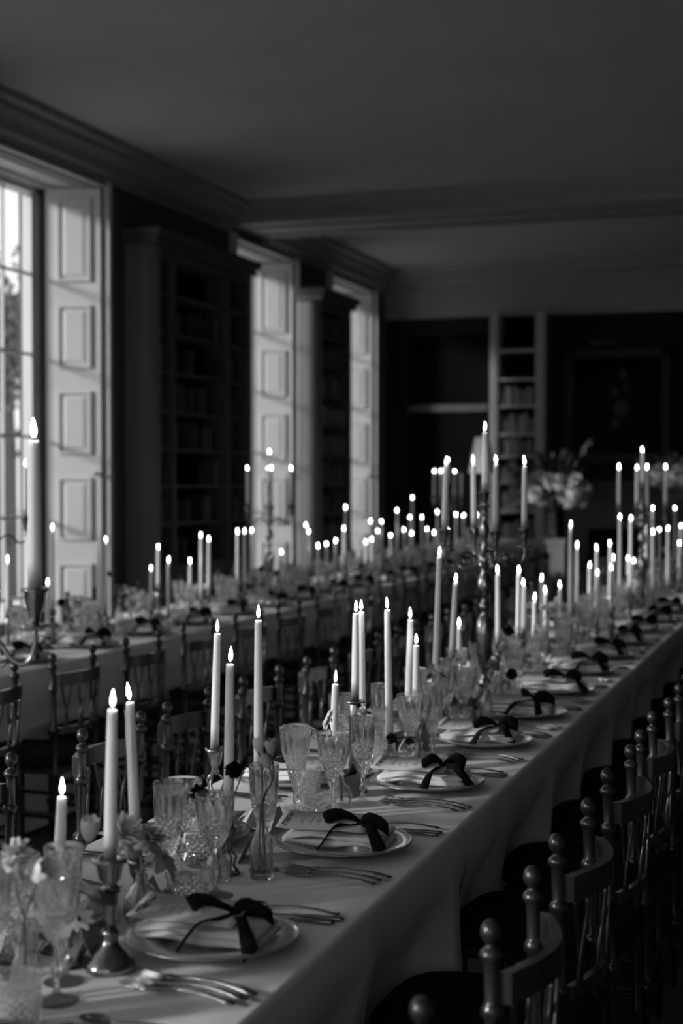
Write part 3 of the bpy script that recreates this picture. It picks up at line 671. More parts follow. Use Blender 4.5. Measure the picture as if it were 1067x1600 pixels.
def setting(y, xc, side, where, idx, lvl, seed):
    """side +1: the diner sits at +X; -1: at -X. lvl 3 everything ... 1 only what shows far away"""
    rr = random.Random(seed); rz = 0 if side > 0 else PI; w8 = '%s place, %s' % (nth(idx), where)
    def L(dx, dy, z=TZ): return (xc+side*dx, y+side*dy, z)
    j = lambda a: rr.uniform(-a, a)
    def spot(dx, dy, jx, jy, r):
        for k in range(160):
            f = 1+k*.12; q = L(dx+j(jx)*f, dy+j(jy)*f)
            if free(q[0], q[1], r): break
        else: return None
        OCC.append((q[0], q[1], r)); return q
    place(K_PLATE, 'dinner_plate', 'pale dinner plate with a thin bright rim, '+w8, 'plate', L(0,0,TZ+.001), rz+j(3), 'dinner plates '+where)
    na = j(.08)
    place(K_NAP[seed%4], 'folded_napkin', 'white folded linen napkin on the plate, '+w8, 'napkin', L(-.008,0,TZ+.012), rz+na, 'napkins '+where, 1, side*.06)
    place(K_MENU[seed%2], 'menu_card', 'printed menu card tucked under the bow, '+w8, 'menu', L(-.008,.006,TZ+.0145), rz+na+j(.05), 'menus '+where, 1, side*.19)
    place(K_BOW[seed%6], 'ribbon_bow', 'black velvet ribbon bow tied round the napkin, '+w8, 'bow', L(.042,.004,TZ+.047), rz+na-PI/2+j(.3), 'ribbon bows '+where)
    q1 = spot(-.125,.285,.006,.008,.039)
    if q1: place(K_WINE, 'wine_glass', 'cut crystal wine glass, '+w8, 'glass', q1, j(3), 'wine glasses '+where)
    q1 = spot(-.12,.178,.005,.006,.036)
    if q1: place(K_TUMB, 'cut_glass_tumbler', 'short cut crystal tumbler, '+w8, 'tumbler', q1, j(3), 'tumblers '+where)
    q1 = lvl >= 2 and spot(-.212,.27,.004,.008,.034)
    if q1: place(K_FLUTE, 'champagne_flute', 'tall narrow cut crystal flute, '+w8, 'glass', q1, j(3), 'flutes '+where)
    if lvl >= 2:
        place(K_CARD[seed%4], 'place_card', 'small folded place card with handwriting, '+w8, 'place card', L(-.158,-.14+j(.012)), rz+j(.25), 'place cards '+where)
    if lvl >= 3:
        fa = -.20+j(.06)
        for k, nm in enumerate(('inner','middle','outer')):
            place(K_FORK, 'table_fork', 'silver fork, the %s of three, %s' % (nm, w8), 'fork', L(.055-.004*k+j(.004), -.198-.027*k, TZ+.001), rz+fa+j(.02), 'forks '+where, 1.03-.05*k)
        for k, nm in enumerate(('inner','outer')):
            place(K_KNIFE, 'table_knife', 'silver %s knife, %s' % (nm, w8), 'knife', L(.052+j(.006), .180+.024*k, TZ+.001), rz+j(.05), 'knives '+where, .98)
        place(K_SPOON, 'dessert_spoon', 'silver spoon beside the knives, '+w8, 'spoon', L(.05+j(.006), .238, TZ+.001), rz+j(.05), 'spoons '+where)
RY = [1.75,2.39,3.11,3.81,4.47,5.05,5.65,6.25,6.85,7.45,8.05,8.65,9.3]
LY = [2.42,3.07,3.74,4.38,4.98,5.6]+[6.22+.62*k for k in range(13)]
for y in RY: OCC.append((-1.045, y, .154))
for y in LY: OCC.append((-1.415, y, .154))
for i in range(18): OCC.append((-3.49, 4.65+.61*i, .154))
for i in range(16): OCC.append((-3.85, 5.3+.62*i, .154))
def settle(p, r, who=''):
    """the nearest free spot on the table on the same line of sight"""
    d = Vector((p.x, p.y, 0)).normalized()
    for k in range(150):
        q = Vector((p.x, p.y, 0))+d*(.005*((k+1)//2))*(1 if k%2 else -1)
        if free(q.x, q.y, r): OCC.append((q.x, q.y, r)); return Vector((q.x, q.y, TZ))
    print('CLASH', who); return p
# ------------------------------------------------------------------ candles and holders
wax_unit = MB().lathe([(.0112,0),(.0110,.25),(.0104,.5),(.0096,.75),(.0086,.97),(.0084,.99),(.0075,1.0),(.0055,.996),(.001,.993)], 20).mesh('wax','wax')
thin_unit = wax_unit
wick_me = MB().tube([(0,0,-.001),(.0003,0,.004),(.0012,0,.008)], .0007, 6).mesh('wick','wick')
flame_me = MB().lathe([(.0003,.0065),(.0018,.008),(.0034,.0115),(.0042,.016),(.0040,.020),(.0031,.026),(.0019,.032),(.0009,.036),(.0002,.039)], 14).mesh('flame','flame')
drip_me = MB().tube([(0,0,0),(.0003,0,-.02),(0,0,-.05),(.0003,0,-.11)], [.0016,.0012,.0018,.0006], 6).mesh('wax_drip','wax')
def taper(loc, L, label, group, lean=(0,0), lit=True, th=1.0, drips=0, parent_name='taper_candle'):
    t = tag(obj(parent_name, None, None, loc, (lean[0], lean[1], R.uniform(0,6))), label, 'candle', group)
    w = obj('wax', wax_unit, t, (0,0,0), (0,0,0), (th,th,L))
    if lit:
        obj('wick', wick_me, t, (0,0,L)); obj('flame', flame_me, t, (0,0,L-.001), (R.uniform(-.08,.08),R.uniform(-.08,.08),0), (1,1,R.uniform(.85,1.0)))
    for k in range(drips): obj('wax_drip', drip_me, t, (.0098*math.cos(k*1.3+2.6), .0098*math.sin(k*1.3+2.6), L-.004-.01*k))
    return t
def holder_baluster(h):
    pr = [(.001,0),(.033,0),(.035,.004),(.033,.010),(.027,.016),(.023,.024),(.013,.034),(.010,.044),(.013,.05),(.009,.056),(.0085,h*.5),(.013,h*.72),(.0145,h-.045),(.011,h-.038),(.009,h-.034),(.015,h-.028),(.018,h-.010),(.024,h-.004),(.024,h),(.013,h),(.0125,h-.02),(.001,h-.021)]
    return pr
def kit_h(kind):
    if kind == 'baluster': return (None, [P('column', MB().lathe([p for p in holder_baluster(.15)[9:]], 20).mesh('column','dsilver')), P('base', MB().lathe(holder_baluster(.15)[:10]+[(.001,.056)], 28).mesh('base','dsilver'))])
    if kind == 'column':
        return (None, [P('column', MB().lathe([(.012,.012),(.0135,.02),(.0125,.05),(.0125,.11),(.0135,.145),(.011,.15),(.001,.15)], 16, None, True, lambda a,i,r,z: 1+.05*math.cos(6*a)).mesh('column','dsilver')),
            P('base', MB().lathe([(.001,0),(.038,0),(.041,.003),(.038,.007),(.026,.011),(.016,.014),(.001,.015)], 28).mesh('base','dsilver')), P('drip_pan', MB().lathe([(.001,.150),(.022,.151),(.0225,.154),(.014,.154),(.0125,.15),(.001,.151)], 24).mesh('drip_pan','dsilver'))])
    if kind == 'bell':
        return (None, [P('base', MB().lathe([(.001,0),(.036,0),(.037,.003),(.034,.008),(.028,.016),(.020,.027),(.011,.037),(.008,.042),(.001,.043)], 28).mesh('base','silver')),
            P('column', MB().lathe([(.008,.042),(.012,.047),(.012,.051),(.007,.056),(.007,.06),(.013,.066),(.016,.08),(.015,.092),(.013,.092),(.0125,.08),(.001,.079)], 20).mesh('column','silver'))])
    if kind == 'cup':    # goblet-shaped small holder on an openwork foot
        m = MB()
        for k in range(3):
            a = 2*PI*k/3; m.tube([(.006*math.cos(a),.006*math.sin(a),.050),(.022*math.cos(a),.022*math.sin(a),.034),(.014*math.cos(a),.014*math.sin(a),.016),(.026*math.cos(a),.026*math.sin(a),.003)], [.003,.003,.003,.004], 8)
        return (None, [P('foot', m.lathe([(.001,0),(.024,0),(.025,.003),(.001,.006)], 20).mesh('foot','dsilver')),
            P('nozzle', MB().lathe([(.004,.046),(.010,.052),(.006,.060),(.013,.070),(.017,.092),(.019,.10),(.016,.10),(.013,.085),(.001,.084)], 20).mesh('nozzle','dsilver'))])
    if kind == 'glass':
        return (None, [P('base', MB().lathe([(.001,0),(.030,0),(.032,.004),(.026,.012),(.010,.020),(.009,.030),(.001,.031)], 24).mesh('base','crystal')), P('nozzle', MB().lathe([(.009,.030),(.017,.040),(.018,.062),(.014,.062),(.0125,.045),(.001,.044)], 20).mesh('nozzle','crystal'))])
KH = {k: kit_h(k) for k in ('baluster','column','bell','cup','glass')}
HTOP = {'baluster': (.129,1), 'column': (.151,1), 'bell': (.079,1), 'cup': (.084,1), 'glass': (.044,1)}   # where the candle's foot rests
HNAME = {'baluster': 'tall silver baluster', 'column': 'silver column', 'bell': 'silver bell-footed', 'cup': 'small silver goblet-shaped', 'glass': 'low crystal'}
def candle_set(px, tip, base, kind, desc, group, hdesc, x=None, D=None, drips=0, sc=1.0, lean=0):
    """px, tip: where the flame's tip shows; base: where its holder stands on the cloth (a point of the table top)"""
    if D is None: p = atz(base[0], base[1], TZ) if x is None else None
    if x is not None:
        d_ = ray(px, base[1] if base else 900); tt = x/d_.x; p = EYE+d_*tt; p.z = TZ
    rad = {'baluster':.036,'column':.041,'bell':.037,'cup':.026,'glass':.032}[kind]*sc
    if x is not None:
        for k in range(140):
            x2 = x+(.006*((k+1)//2))*(1 if k%2 else -1); p2 = EYE+ray(px, 900)*(x2/ray(px, 900).x)
            if free(p2.x, p2.y, rad): p = Vector((p2.x, p2.y, TZ)); break
        else: print('CLASH far', px)
        OCC.append((p.x, p.y, rad))
    else: p = settle(p, rad, 'candle %s' % px)
    v = topx((p.x, p.y, TZ)); zt = atd(px, tip, v[2]).z
    htop = TZ+HTOP[kind][0]*sc
    L = max(.06, zt-.036-htop)
    leanx = (px-v[0])/FPX*v[2]/max(L,.1) if base else 0
    place(KH[kind], 'candlestick', hdesc, 'candlestick', (p.x, p.y, TZ), R.uniform(0,6), group.replace('tapers','candlesticks'), sc)
    t = taper((p.x, p.y, htop), L, desc, group, (0,0), True, 1.0, drips)
    # a slight lean as in the photograph, about the camera-facing axis
    ax = Vector((math.sin(YAW), -math.cos(YAW), 0)); t.rotation_euler = (Matrix.Rotation(max(-.05,min(.05,-leanx)), 4, ax) ).to_euler()
    return p, L
# candelabra
def candelabrum_kit():
    base = MB().lathe([(.001,0),(.064,0),(.066,.006),(.062,.014),(.052,.024),(.042,.04),(.028,.055),(.018,.07),(.001,.071)], 32)
    sh = MB().lathe([(.014,.068),(.022,.08),(.024,.095),(.014,.11),(.011,.125),(.017,.14),(.026,.20),(.030,.27),(.028,.31),(.018,.33),(.011,.345),(.019,.358),(.020,.37),(.012,.38),(.012,.40),(.021,.412),(.025,.44),(.020,.47),(.012,.485),(.012,.50),(.022,.51),(.026,.53),(.022,.55),(.012,.56),(.010,.60),(.015,.615),(.019,.64),(.014,.66),(.009,.67),(.009,.69),(.013,.70),(.013,.705),(.001,.706)], 20, None, True, lambda a,i,r,z: 1+.09*math.cos(5*(a+z*9)) if .14 < z < .33 or .41 < z < .48 or .6 < z < .66 else 1)
    noz = MB().lathe([(.006,.70),(.009,.715),(.022,.722),(.023,.725),(.010,.728),(.011,.735),(.017,.748),(.019,.766),(.023,.770),(.023,.772),(.0125,.772),(.0115,.755),(.001,.754)], 20)
    parts = [P('base', base.mesh('base','dsilver')), P('shaft', sh.mesh('shaft','dsilver')), P('nozzle', noz.mesh('nozzle','dsilver'))]
    arm = MB(); pts = [(.016,.525),(.045,.548),(.066,.556),(.088,.546),(.104,.526),(.122,.515),(.138,.522),(.147,.545),(.147,.572)]
    ps = []
    for i in range(len(pts)-1):
        for k in range(4):
            t = k/4; p0 = pts[max(i-1,0)]; p1 = pts[i]; p2 = pts[i+1]; p3 = pts[min(i+2,len(pts)-1)]
            ps.append(tuple(.5*((2*p1[c])+(p2[c]-p0[c])*t+(2*p0[c]-5*p1[c]+4*p2[c]-p3[c])*t*t+(3*p1[c]-p0[c]-3*p2[c]+p3[c])*t**3) for c in (0,1)))
    ps.append(pts[-1]); arm.tube([(a,0,b) for a,b in ps], .0045, 8)
    arm.tube([(.070+.022*(1-k/14)*math.cos(k*.62), 0, .528+.022*(1-k/14)*math.sin(k*.62)) for k in range(13)], .0032, 6)
    arm.tube([(.105,0,.525),(.092,.0,.510),(.078,0,.508),(.070,0,.516)], .003, 6)
    am = arm.mesh('arm','dsilver')
    pan = MB().lathe([(.001,.570),(.008,.572),(.029,.577),(.030,.580),(.012,.581),(.001,.582)], 24).mesh('drip_pan','dsilver')
    nz = MB().lathe([(.006,.581),(.009,.588),(.011,.600),(.017,.618),(.018,.632),(.023,.637),(.023,.640),(.0125,.640),(.0115,.622),(.001,.621)], 20).mesh('nozzle','dsilver')
    for k in range(4): parts.append(P('arm', am, (0,0,0), (0,0,k*PI/2), (1,1,1), [P('drip_pan', pan, (.147,0,0)), P('nozzle', nz, (.147,0,0))]))
    return (None, parts)
K_CAND = candelabrum_kit()
def candelabrum(x, y, rz, label, who, lens=(.255,.255,.255,.255), clen=.232, unlit=()):
    q = settle(Vector((x, y, TZ)), .067, who); x, y = q.x, q.y
    place(K_CAND, 'candelabrum', label, 'candelabrum', (x,y,TZ), rz, 'four-armed silver candelabra')
    taper((x,y,TZ+.754), clen, 'centre taper of the '+who, 'candelabrum tapers')
    nm = ['first','second','third','fourth']
    order = sorted(range(4), key=lambda k: topx((x+.147*math.cos(rz+k*PI/2), y+.147*math.sin(rz+k*PI/2), 1.4))[0])
    for n_, k in enumerate(order):
        a = rz+k*PI/2
        taper((x+.147*math.cos(a), y+.147*math.sin(a), TZ+.621), lens[n_], '%s taper from the left on the arms of the %s' % (nm[n_], who), 'candelabrum tapers', lit=n_ not in unlit, lean=(R.uniform(-.02,.02),R.uniform(-.02,.02)))
p = atd(757, 820, 5.25); candelabrum(p.x, p.y, math.radians(28), 'four-armed silver candelabrum standing tallest in the middle of the main table', 'tall middle candelabrum', (.245,.25,.25,.245))
p = atd(1003, 820, 9.3); candelabrum(p.x, p.y, math.radians(20), 'four-armed silver candelabrum far along the main table, before the painting', 'candelabrum far along main table')
p = atd(-64, 900, 2.46); candelabrum(p.x-.02, p.y, math.radians(12), 'silver candelabrum at the left edge, only one arm showing', 'candelabrum at the left edge', (.25,.25,.25,.262))
p = atx(-9, 900, -3.66); candelabrum(p.x, p.y, math.radians(30), 'silver candelabrum on the window table against the bright window', 'candelabrum against the near window')
p = atx(421, 900, -3.66); candelabrum(p.x, p.y, math.radians(26), 'silver candelabrum on the window table before the sunlit second shutter', 'candelabrum before the second shutter')
p = atx(699, 900, -3.66); candelabrum(p.x, p.y, math.radians(40), 'farthest silver candelabrum on the window table, before the black doorway', 'candelabrum before the doorway', unlit=(3,))

HOLD = {98:'low crystal candle holder in the near left corner beside the daisy', 177:'tall silver baluster candlestick nearest the viewer', 204:'small silver goblet-shaped holder hidden behind the chrysanthemums',
 340:'openwork silver goblet-shaped holder beside the left chairs', 360:'small silver goblet-shaped holder behind the black carnation', 404:'bell-footed silver holder behind the clear vase of tulips',
 524:'low crystal holder behind the white daisy', 556:'smooth silver column candlestick behind the second plate', 564:'small silver holder just behind the column candlestick', 605:'low crystal holder by the dark flower and cut tumbler',
 641:'bell-footed silver holder beyond the third place card', 650:'low crystal holder right of the bell-footed one, past the third place', 686:'low crystal holder under the very tall taper before the candelabrum',
 712:'silver baluster candlestick left of the tall candelabrum shaft', 717:'bell-footed holder right behind that left baluster candlestick', 777:'silver baluster candlestick immediately right of the candelabrum', 810:'low crystal holder in the group right of the candelabrum'}
NEAR = [ # px tip, tip y, base px, base y, kind, what sets it apart
 (98,1211,88,1458,'glass','short lit taper at the near left corner beside a daisy',0),
 (177,1073,172,1470,'baluster','lit taper in the tall silver baluster stick nearest the viewer',0),
 (204,1066,214,1424,'cup','lit taper with dripping wax behind white chrysanthemums',3),
 (340,967,335,1247,'cup','tall lit taper beside the left row of chairs, in a goblet-shaped holder',0),
 (360,1009,357,1366,'cup','tall lit taper just behind a black carnation, leaning very slightly',0),
 (404,944,404,1303,'bell','tall lit taper rising from a bell-footed holder behind the tulips',0),
 (524,1046,519,1246,'glass','short lit taper behind the white daisy',1),
 (556,937,555,1232,'column','lit taper in the silver column candlestick, front one of a close pair',0),
 (564,935,566,1212,'cup','lit taper just behind the silver column candlestick, back one of a pair',0),
 (605,932,609,1206,'glass','tall lit taper above a dark flower and a cut tumbler',0),
 (641,949,637,1163,'bell','lit taper left of the shorter one, beyond the cut tumblers',0),
 (650,988,649,1172,'glass','shorter lit taper of the pair beyond the cut tumblers',0),
 (686,852,678,1138,'glass','very tall lit taper in front of the candelabrum arm',0),
 (712,894,705,1110,'baluster','lit taper in a baluster stick left of the candelabrum shaft',0),
 (717,965,718,1093,'bell','short lit taper right behind the baluster stick by the candelabrum',0),
 (777,883,778,1070,'baluster','lit taper immediately right of the candelabrum shaft',0),
 (810,883,808,1062,'glass','taller lit taper of the group right of the candelabrum',0),
]
HS = {177:1.25, 340:1.3, 404:1.3, 556:1.35, 712:1.2, 360:1.0, 777:1.1}
for (px, tip, bx, by, kind, desc, dr) in NEAR:
    candle_set(px, tip, (bx, by), kind, desc, 'tapers along the near half of the main table', HOLD[px], drips=dr, sc=HS.get(px, 1.0))
# ------------------------------------------------------------------ flowers
def petal(m, c, d, n, L, w, curl, mtx=None, cup=.15):
    """one petal from c along direction d, n the side it faces, curling by curl"""
    d = Vector(d).normalized(); n = Vector(n); n = (n-d*n.dot(d)).normalized(); s = d.cross(n); pts = []; v = []
    K = 5
    for k in range(K):
        t = k/(K-1); ww = w*math.sin(PI*(.12+.80*t)**.9)**.8; q = Vector(c)+d*(L*t)+n*(curl*L*t*t)
        v += [tuple(q-s*ww+n*cup*ww), tuple(q-n*.0004), tuple(q+s*ww+n*cup*ww)]
    f = [(3*k+a, 3*k+a+1, 3*k+4+a, 3*k+3+a) for k in range(K-1) for a in (0,1)]
    m.add(v, f, True)
def daisy(r, npet, layers, lift, name, mt, core=.3, cm='core'):
    m = MB(); rr = random.Random(int(r*1e5)+npet)
    for l in range(layers):
        for k in range(npet):
            a = 2*PI*(k+.5*l)/npet+rr.uniform(-.08,.08); e = lift+.35*l/max(1,layers)+rr.uniform(-.08,.08)
            d = (math.cos(a)*math.cos(e), math.sin(a)*math.cos(e), math.sin(e)); nn = (-math.cos(a)*math.sin(e), -math.sin(a)*math.sin(e), math.cos(e))
            petal(m, (0,0,0), d, nn, r*(1-.16*l)*rr.uniform(.9,1.05), r*.19*(1+8/npet*.4), -.12+.25*l/layers)
    c = MB().ball((0,0,r*.08), r*core, 12, 6, (1,1,.5))
    return (None, [P('petals', m.mesh('petals', mt)), P('flower_centre', c.mesh('flower_centre', cm))])
def ball_bloom(r, n, mt, seed, ruff=.35):
    m = MB(); rr = random.Random(seed)
    for k in range(n):
        t = (k+.5)/n; e = math.asin(1-1.55*t); a = k*2.39996; d = Vector((math.cos(a)*math.cos(e), math.sin(a)*math.cos(e), math.sin(e)))
        up = Vector((0,0,1)) if abs(d.z) < .95 else Vector((1,0,0)); nn = (d.cross(up)).cross(d)
        petal(m, d*r*.15, (d+Vector((rr.uniform(-.2,.2),)*3)).normalized(), -nn, r*rr.uniform(.75,1.0), r*ruff, rr.uniform(.05,.35), cup=.3)
    return (None, [P('petals', m.mesh('petals', mt))])
def tulip(r, h, mt, open_=.15):
    m = MB()
    for l in range(2):
        for k in range(3):
            a0 = 2*PI*(k+.5*l)/3
            def f(u, s):
                a = a0+(u-.5)*2.3*(1-.75*s**3); rad = r*(math.sin(PI*min(1,.12+.62*s))**.8)*(1-.03*l)+open_*r*s*s
                return (rad*math.cos(a), rad*math.sin(a), h*s*(1-.06*abs(u-.5)*2))
            m.grid(f, 7, 8)
    return (None, [P('petals', m.mesh('petals', mt))])
KF = dict(daisy=daisy(.026,21,2,.12,'daisy','petal',.28), mum=ball_bloom(.040,90,'petal',3,.20), greymum=ball_bloom(.036,60,'greypetal',4,.3), pom=ball_bloom(.020,60,'petal',5,.28), carn=ball_bloom(.024,60,'darkpetal',6,.4),
 tulip=tulip(.0125,.034,'greypetal'), wtulip=tulip(.0125,.034,'petal'), bigtulip=daisy(.046,6,2,-.35,'poppy','greypetal',.12), rose=ball_bloom(.017,26,'petal',8,.55), darkdaisy=daisy(.030,12,1,.3,'darkdaisy','darkpetal',.2), smallcarn=ball_bloom(.017,36,'darkpetal',9,.45),
 cosmos=daisy(.028,9,1,.25,'cosmos','petal',.2))
FNAME = dict(daisy=('daisy','white many-petalled daisy'), mum=('chrysanthemum','large white shaggy chrysanthemum'), greymum=('chrysanthemum','soft grey chrysanthemum'), pom=('pompon_flower','small white pompon bloom'), carn=('carnation','near-black ruffled carnation'),
 tulip=('tulip','greyish tulip bud'), wtulip=('tulip','pale tulip bud'), bigtulip=('poppy','large drooping grey bloom'), rose=('rosebud','small pale rosebud'), darkdaisy=('cosmos_flower','black open cosmos flower'), smallcarn=('carnation','small black carnation'), cosmos=('cosmos_flower','white dark-eyed cosmos flower'))
def flower(kind, head, vase_top, desc, group, tilt=(0,0), sc=1.0, foot=None, bend=None):
    nm, _ = FNAME[kind]; head = Vector(head); vt = Vector(vase_top); ft = Vector(foot) if foot else vt-Vector((R.uniform(-.008,.008),R.uniform(-.008,.008),.07))
    t = tag(obj(nm, None, None, ft), desc, 'flower', group); mid = bend and Vector(bend) or (head+vt)/2+Vector((R.uniform(-.008,.008),R.uniform(-.008,.008),.01))
    a = [ft, vt, mid, head]; pts = []
    for i in range(3):
        for k in range(5):
            tt = k/5; p0,p1,p2,p3 = a[max(i-1,0)],a[i],a[i+1],a[min(i+2,3)]
            pts.append(.5*((2*p1)+(p2-p0)*tt+(2*p0-5*p1+4*p2-p3)*tt*tt+(3*p1-p0-3*p2+p3)*tt**3))
    pts.append(head); me = MB().tube([p-ft for p in pts], .0016 if 'tulip' not in kind else .0024, 6).mesh('stem','stem')
    obj('stem', me, t)
    for pn, me2, l, r, s_, sub in KF[kind][1]: obj(pn, me2, t, head-ft, (tilt[0], tilt[1], R.uniform(0,6)), (sc,sc,sc))
    return t
K_VASE = (MB().lathe([(.001,0),(.022,0),(.024,.003),(.0235,.05),(.022,.075),(.014,.098),(.009,.112),(.0088,.135),(.012,.150),(.0125,.152),(.0105,.150),(.0072,.134),(.0074,.112),(.012,.097),(.019,.075),(.0205,.05),(.021,.01),(.001,.008)], 32).mesh('bud_vase','clear'), [])
K_VASE2 = (MB().lathe([(.001,0),(.018,0),(.028,.004),(.034,.022),(.032,.045),(.020,.065),(.011,.074),(.010,.088),(.014,.096),(.0125,.096),(.0085,.087),(.0092,.075),(.018,.063),(.029,.045),(.031,.022),(.024,.006),(.001,.005)], 32, None, False, cutmod(12,20,.04,.004,.06)).mesh('bud_vase','crystal'), [])
def vase(px, py, kit, desc, sc=1.0):
    p = settle(atz(px, py, TZ), .025*sc if kit is K_VASE else .035*sc, desc); place(kit, 'bud_vase', desc, 'vase', tuple(p), R.uniform(0,6), 'bud vases on the main table', sc); h = (.152 if kit is K_VASE else .096)*sc
    return p, p+Vector((0,0,h))
G = 'flowers on the near half of the main table'
v, vt = vase(409, 1372, K_VASE, 'clear bottle vase of three tulips beside the nearest folded place card')
D = topx(v)[2]
flower('wtulip', atd(404,1175,D+.01), vt, 'pale tulip bud leaning before the tall taper, highest left of three', G, (0,-.2), .95, v+Vector((-.008,0,.01)), atd(409,1205,D+.01))
flower('tulip', atd(424,1178,D), vt+Vector((.003,0,0)), 'grey tulip bud, upright, right of the three in the clear vase', G, (.1,.1), .95, v+Vector((.01,0,.01)), atd(427,1215,D))
flower('tulip', atd(421,1199,D-.02), vt+Vector((0,-.003,0)), 'streaked darker tulip hanging lowest of the three', G, (.5,-.5), .9, v+Vector((0,-.01,.01)), atd(424,1222,D-.02))
v, vt = vase(222, 1452, K_VASE2, 'round crystal bud vase holding shaggy and drooping blooms', 1.05); D = topx(v)[2]
flower('mum', atd(192,1305,D), vt, 'large white shaggy chrysanthemum behind the nearest baluster candlestick', G, (.3,.2), 1.0, v+Vector((.012,0,.01)))
flower('greymum', atd(232,1310,D-.02), vt, 'pale ragged chrysanthemum beside the big drooping grey bloom', G, (.2,.3), .8, v+Vector((0,.01,.01)))
flower('bigtulip', atd(258,1340,D-.04), vt, 'large drooping grey bloom over the crystal tumblers', G, (.5,.5), .95, v+Vector((-.012,0,.01)))
v, vt = vase(340, 1372, K_VASE2, 'crystal bud vase of black carnations behind the cut wine glass', .8); D = topx(v)[2]
flower('carn', atd(312,1241,D), vt, 'near-black carnation above the nearest cut wine glass', G, (.4,-.3), .85, None)
flower('carn', atd(366,1203,D), vt, 'near-black carnation crossing the leaning tall taper', G, (.2,.4), .75, None, atd(358,1250,D))
flower('darkdaisy', atd(384,1196,D+.35), vt, 'black bloom low behind the tulips', G, (1.2,.5), .9)
v, vt = vase(112, 1512, K_VASE, 'clear bottle vase with the dark-eyed white flower, near left', .8); D = topx(v)[2]
flower('cosmos', atd(121,1436,D-.05), vt, 'white flower with a dark eye facing the viewer, near left', G, (1.35,.1), 1.05)
flower('pom', atd(151,1408,D), vt, 'round white pompon bloom touching the baluster candlestick', G, (.3,.2), .85)
flower('greymum', atd(105,1385,D+.05), vt, 'soft pale bloom behind the dark-eyed flower', G, (.3,-.2), .7)
flower('wtulip', atd(139,1312,D+.1), vt+Vector((0,.004,0)), 'pale tulip bud on a bent stem left of the baluster candlestick', G, (-.2,.25), 1.3, None, atd(118,1355,D+.1))
v, vt = vase(38, 1585, K_VASE, 'clear bottle vase at the lower left corner', .95); D = topx(v)[2]
flower('mum', atd(26,1334,D+.05), vt, 'flat white shaggy bloom highest at the left edge', G, (.15,.1), .62)
flower('wtulip', atd(56,1372,D), vt, 'pale half-open bloom just above the lower left glasses', G, (.5,.9), 1.4)
flower('rose', atd(20,1352,D-.03), vt, 'small pale bud under the flat white bloom', G, (.2,0), .8)
v, vt = vase(531, 1262, K_VASE2, 'small crystal bud vase with daisy and rosebud behind the wine glass', .9); D = topx(v)[2]
flower('daisy', atd(514,1124,D), vt, 'white daisy facing the viewer below the short taper', G, (1.1,-.3), 1.15)
flower('rose', atd(565,1113,D), vt, 'small pale rosebud beside the silver column candlestick', G, (.2,.3), .85, None, atd(553,1150,D))
flower('daisy', atd(486,1140,D+.15), vt, 'second white daisy, partly behind the flute rims', G, (.5,.3), .95)
v, vt = vase(655, 1216, K_VASE2, 'crystal bud vase of dark cosmos near the third plate', .9); D = topx(v)[2]
flower('smallcarn', atd(612,1155,D-.1), vt, 'black bloom at the foot of a tall taper above the tumbler', G, (.3,0), 1.1)
flower('smallcarn', atd(640,1158,D), vt, 'small black bloom right of the cut wine glass', G, (.4,.3), .8)
flower('darkdaisy', atd(690,1056,D+.3), vt, 'black open flower seen edge-on, upper of two', G, (.5,.4), .8)
flower('darkdaisy', atd(678,1076,D+.25), vt, 'black open flower seen edge-on, lower of two', G, (-.2,.2), .75)
v, vt = vase(760, 1118, K_VASE, 'clear bud vase before the candelabrum foot', .9); D = topx(v)[2]
flower('smallcarn', atd(799,1053,D), vt, 'black carnation hanging right of the candelabrum foot', G, (.5,.9), 1.1)
flower('greymum', atd(770,1040,D+.1), vt, 'soft grey bloom before the candelabrum foot', G, (.2,.2), .7)
v, vt = vase(775, 1098, K_VASE2, 'crystal bud vase right behind the candelabrum', 1.0); D = topx(v)[2]
flower('carn', atd(795,986,D), vt, 'black carnation high right of the candelabrum shaft', G, (.4,.5), .9)
flower('pom', atd(786,1010,D), vt, 'pale pompon bloom behind the candelabrum', G, (.4,.2), .9)
# ------------------------------------------------------------------ the place settings
for i, y in enumerate(RY): setting(y, -1.045, 1, 'right side of main table', i+1, 3, 3+i*7)
for i, y in enumerate(LY): setting(y, -1.415, -1, 'left side of main table', i+1, 3 if i < 5 else 2, 4+i*5)
for i in range(18): setting(4.65+.61*i, -3.49, 1, 'near side of window table', i+1, 2, 5+i*3)
for i in range(16): setting(5.3+.62*i, -3.85, -1, 'far side of window table', i+1, 1, 6+i*11)

FARM = [(818,903,-1.30),(835,926,-1.22),(846,897,-1.36),(852,915,-1.25),(875,907,-1.23),(891,814,-1.20),(901,846,-1.26),(921,877,-1.33),(932,850,-1.28),(933,888,-1.14),
 (953,844,-1.22),(958,866,-1.30),(955,880,-1.12),(968,802,-1.24),(981,868,-1.32),(985,804,-1.15),(990,871,-1.22),(1009,818,-1.30),(1019,789,-1.20),(1020,826,-1.12),(1030,823,-1.32),(1043,821,-1.18),(1054,790,-1.26),(1063,818,-1.36),(1061,844,-1.12),(1075,800,-1.2)]
kinds = ['baluster','column','bell','glass','cup']
pts_used = []
for i, (px, tip, x) in enumerate(FARM):
    kd = kinds[(i*3)%5]
    candle_set(px, tip, None, kd, 'lit pale taper, %s from the left on the far half of main table' % nth(i+1), 'tapers on the far half of the main table', '%s holder, %s from the left, far half of main table' % (HNAME[kd], nth(i+1)), x=x)
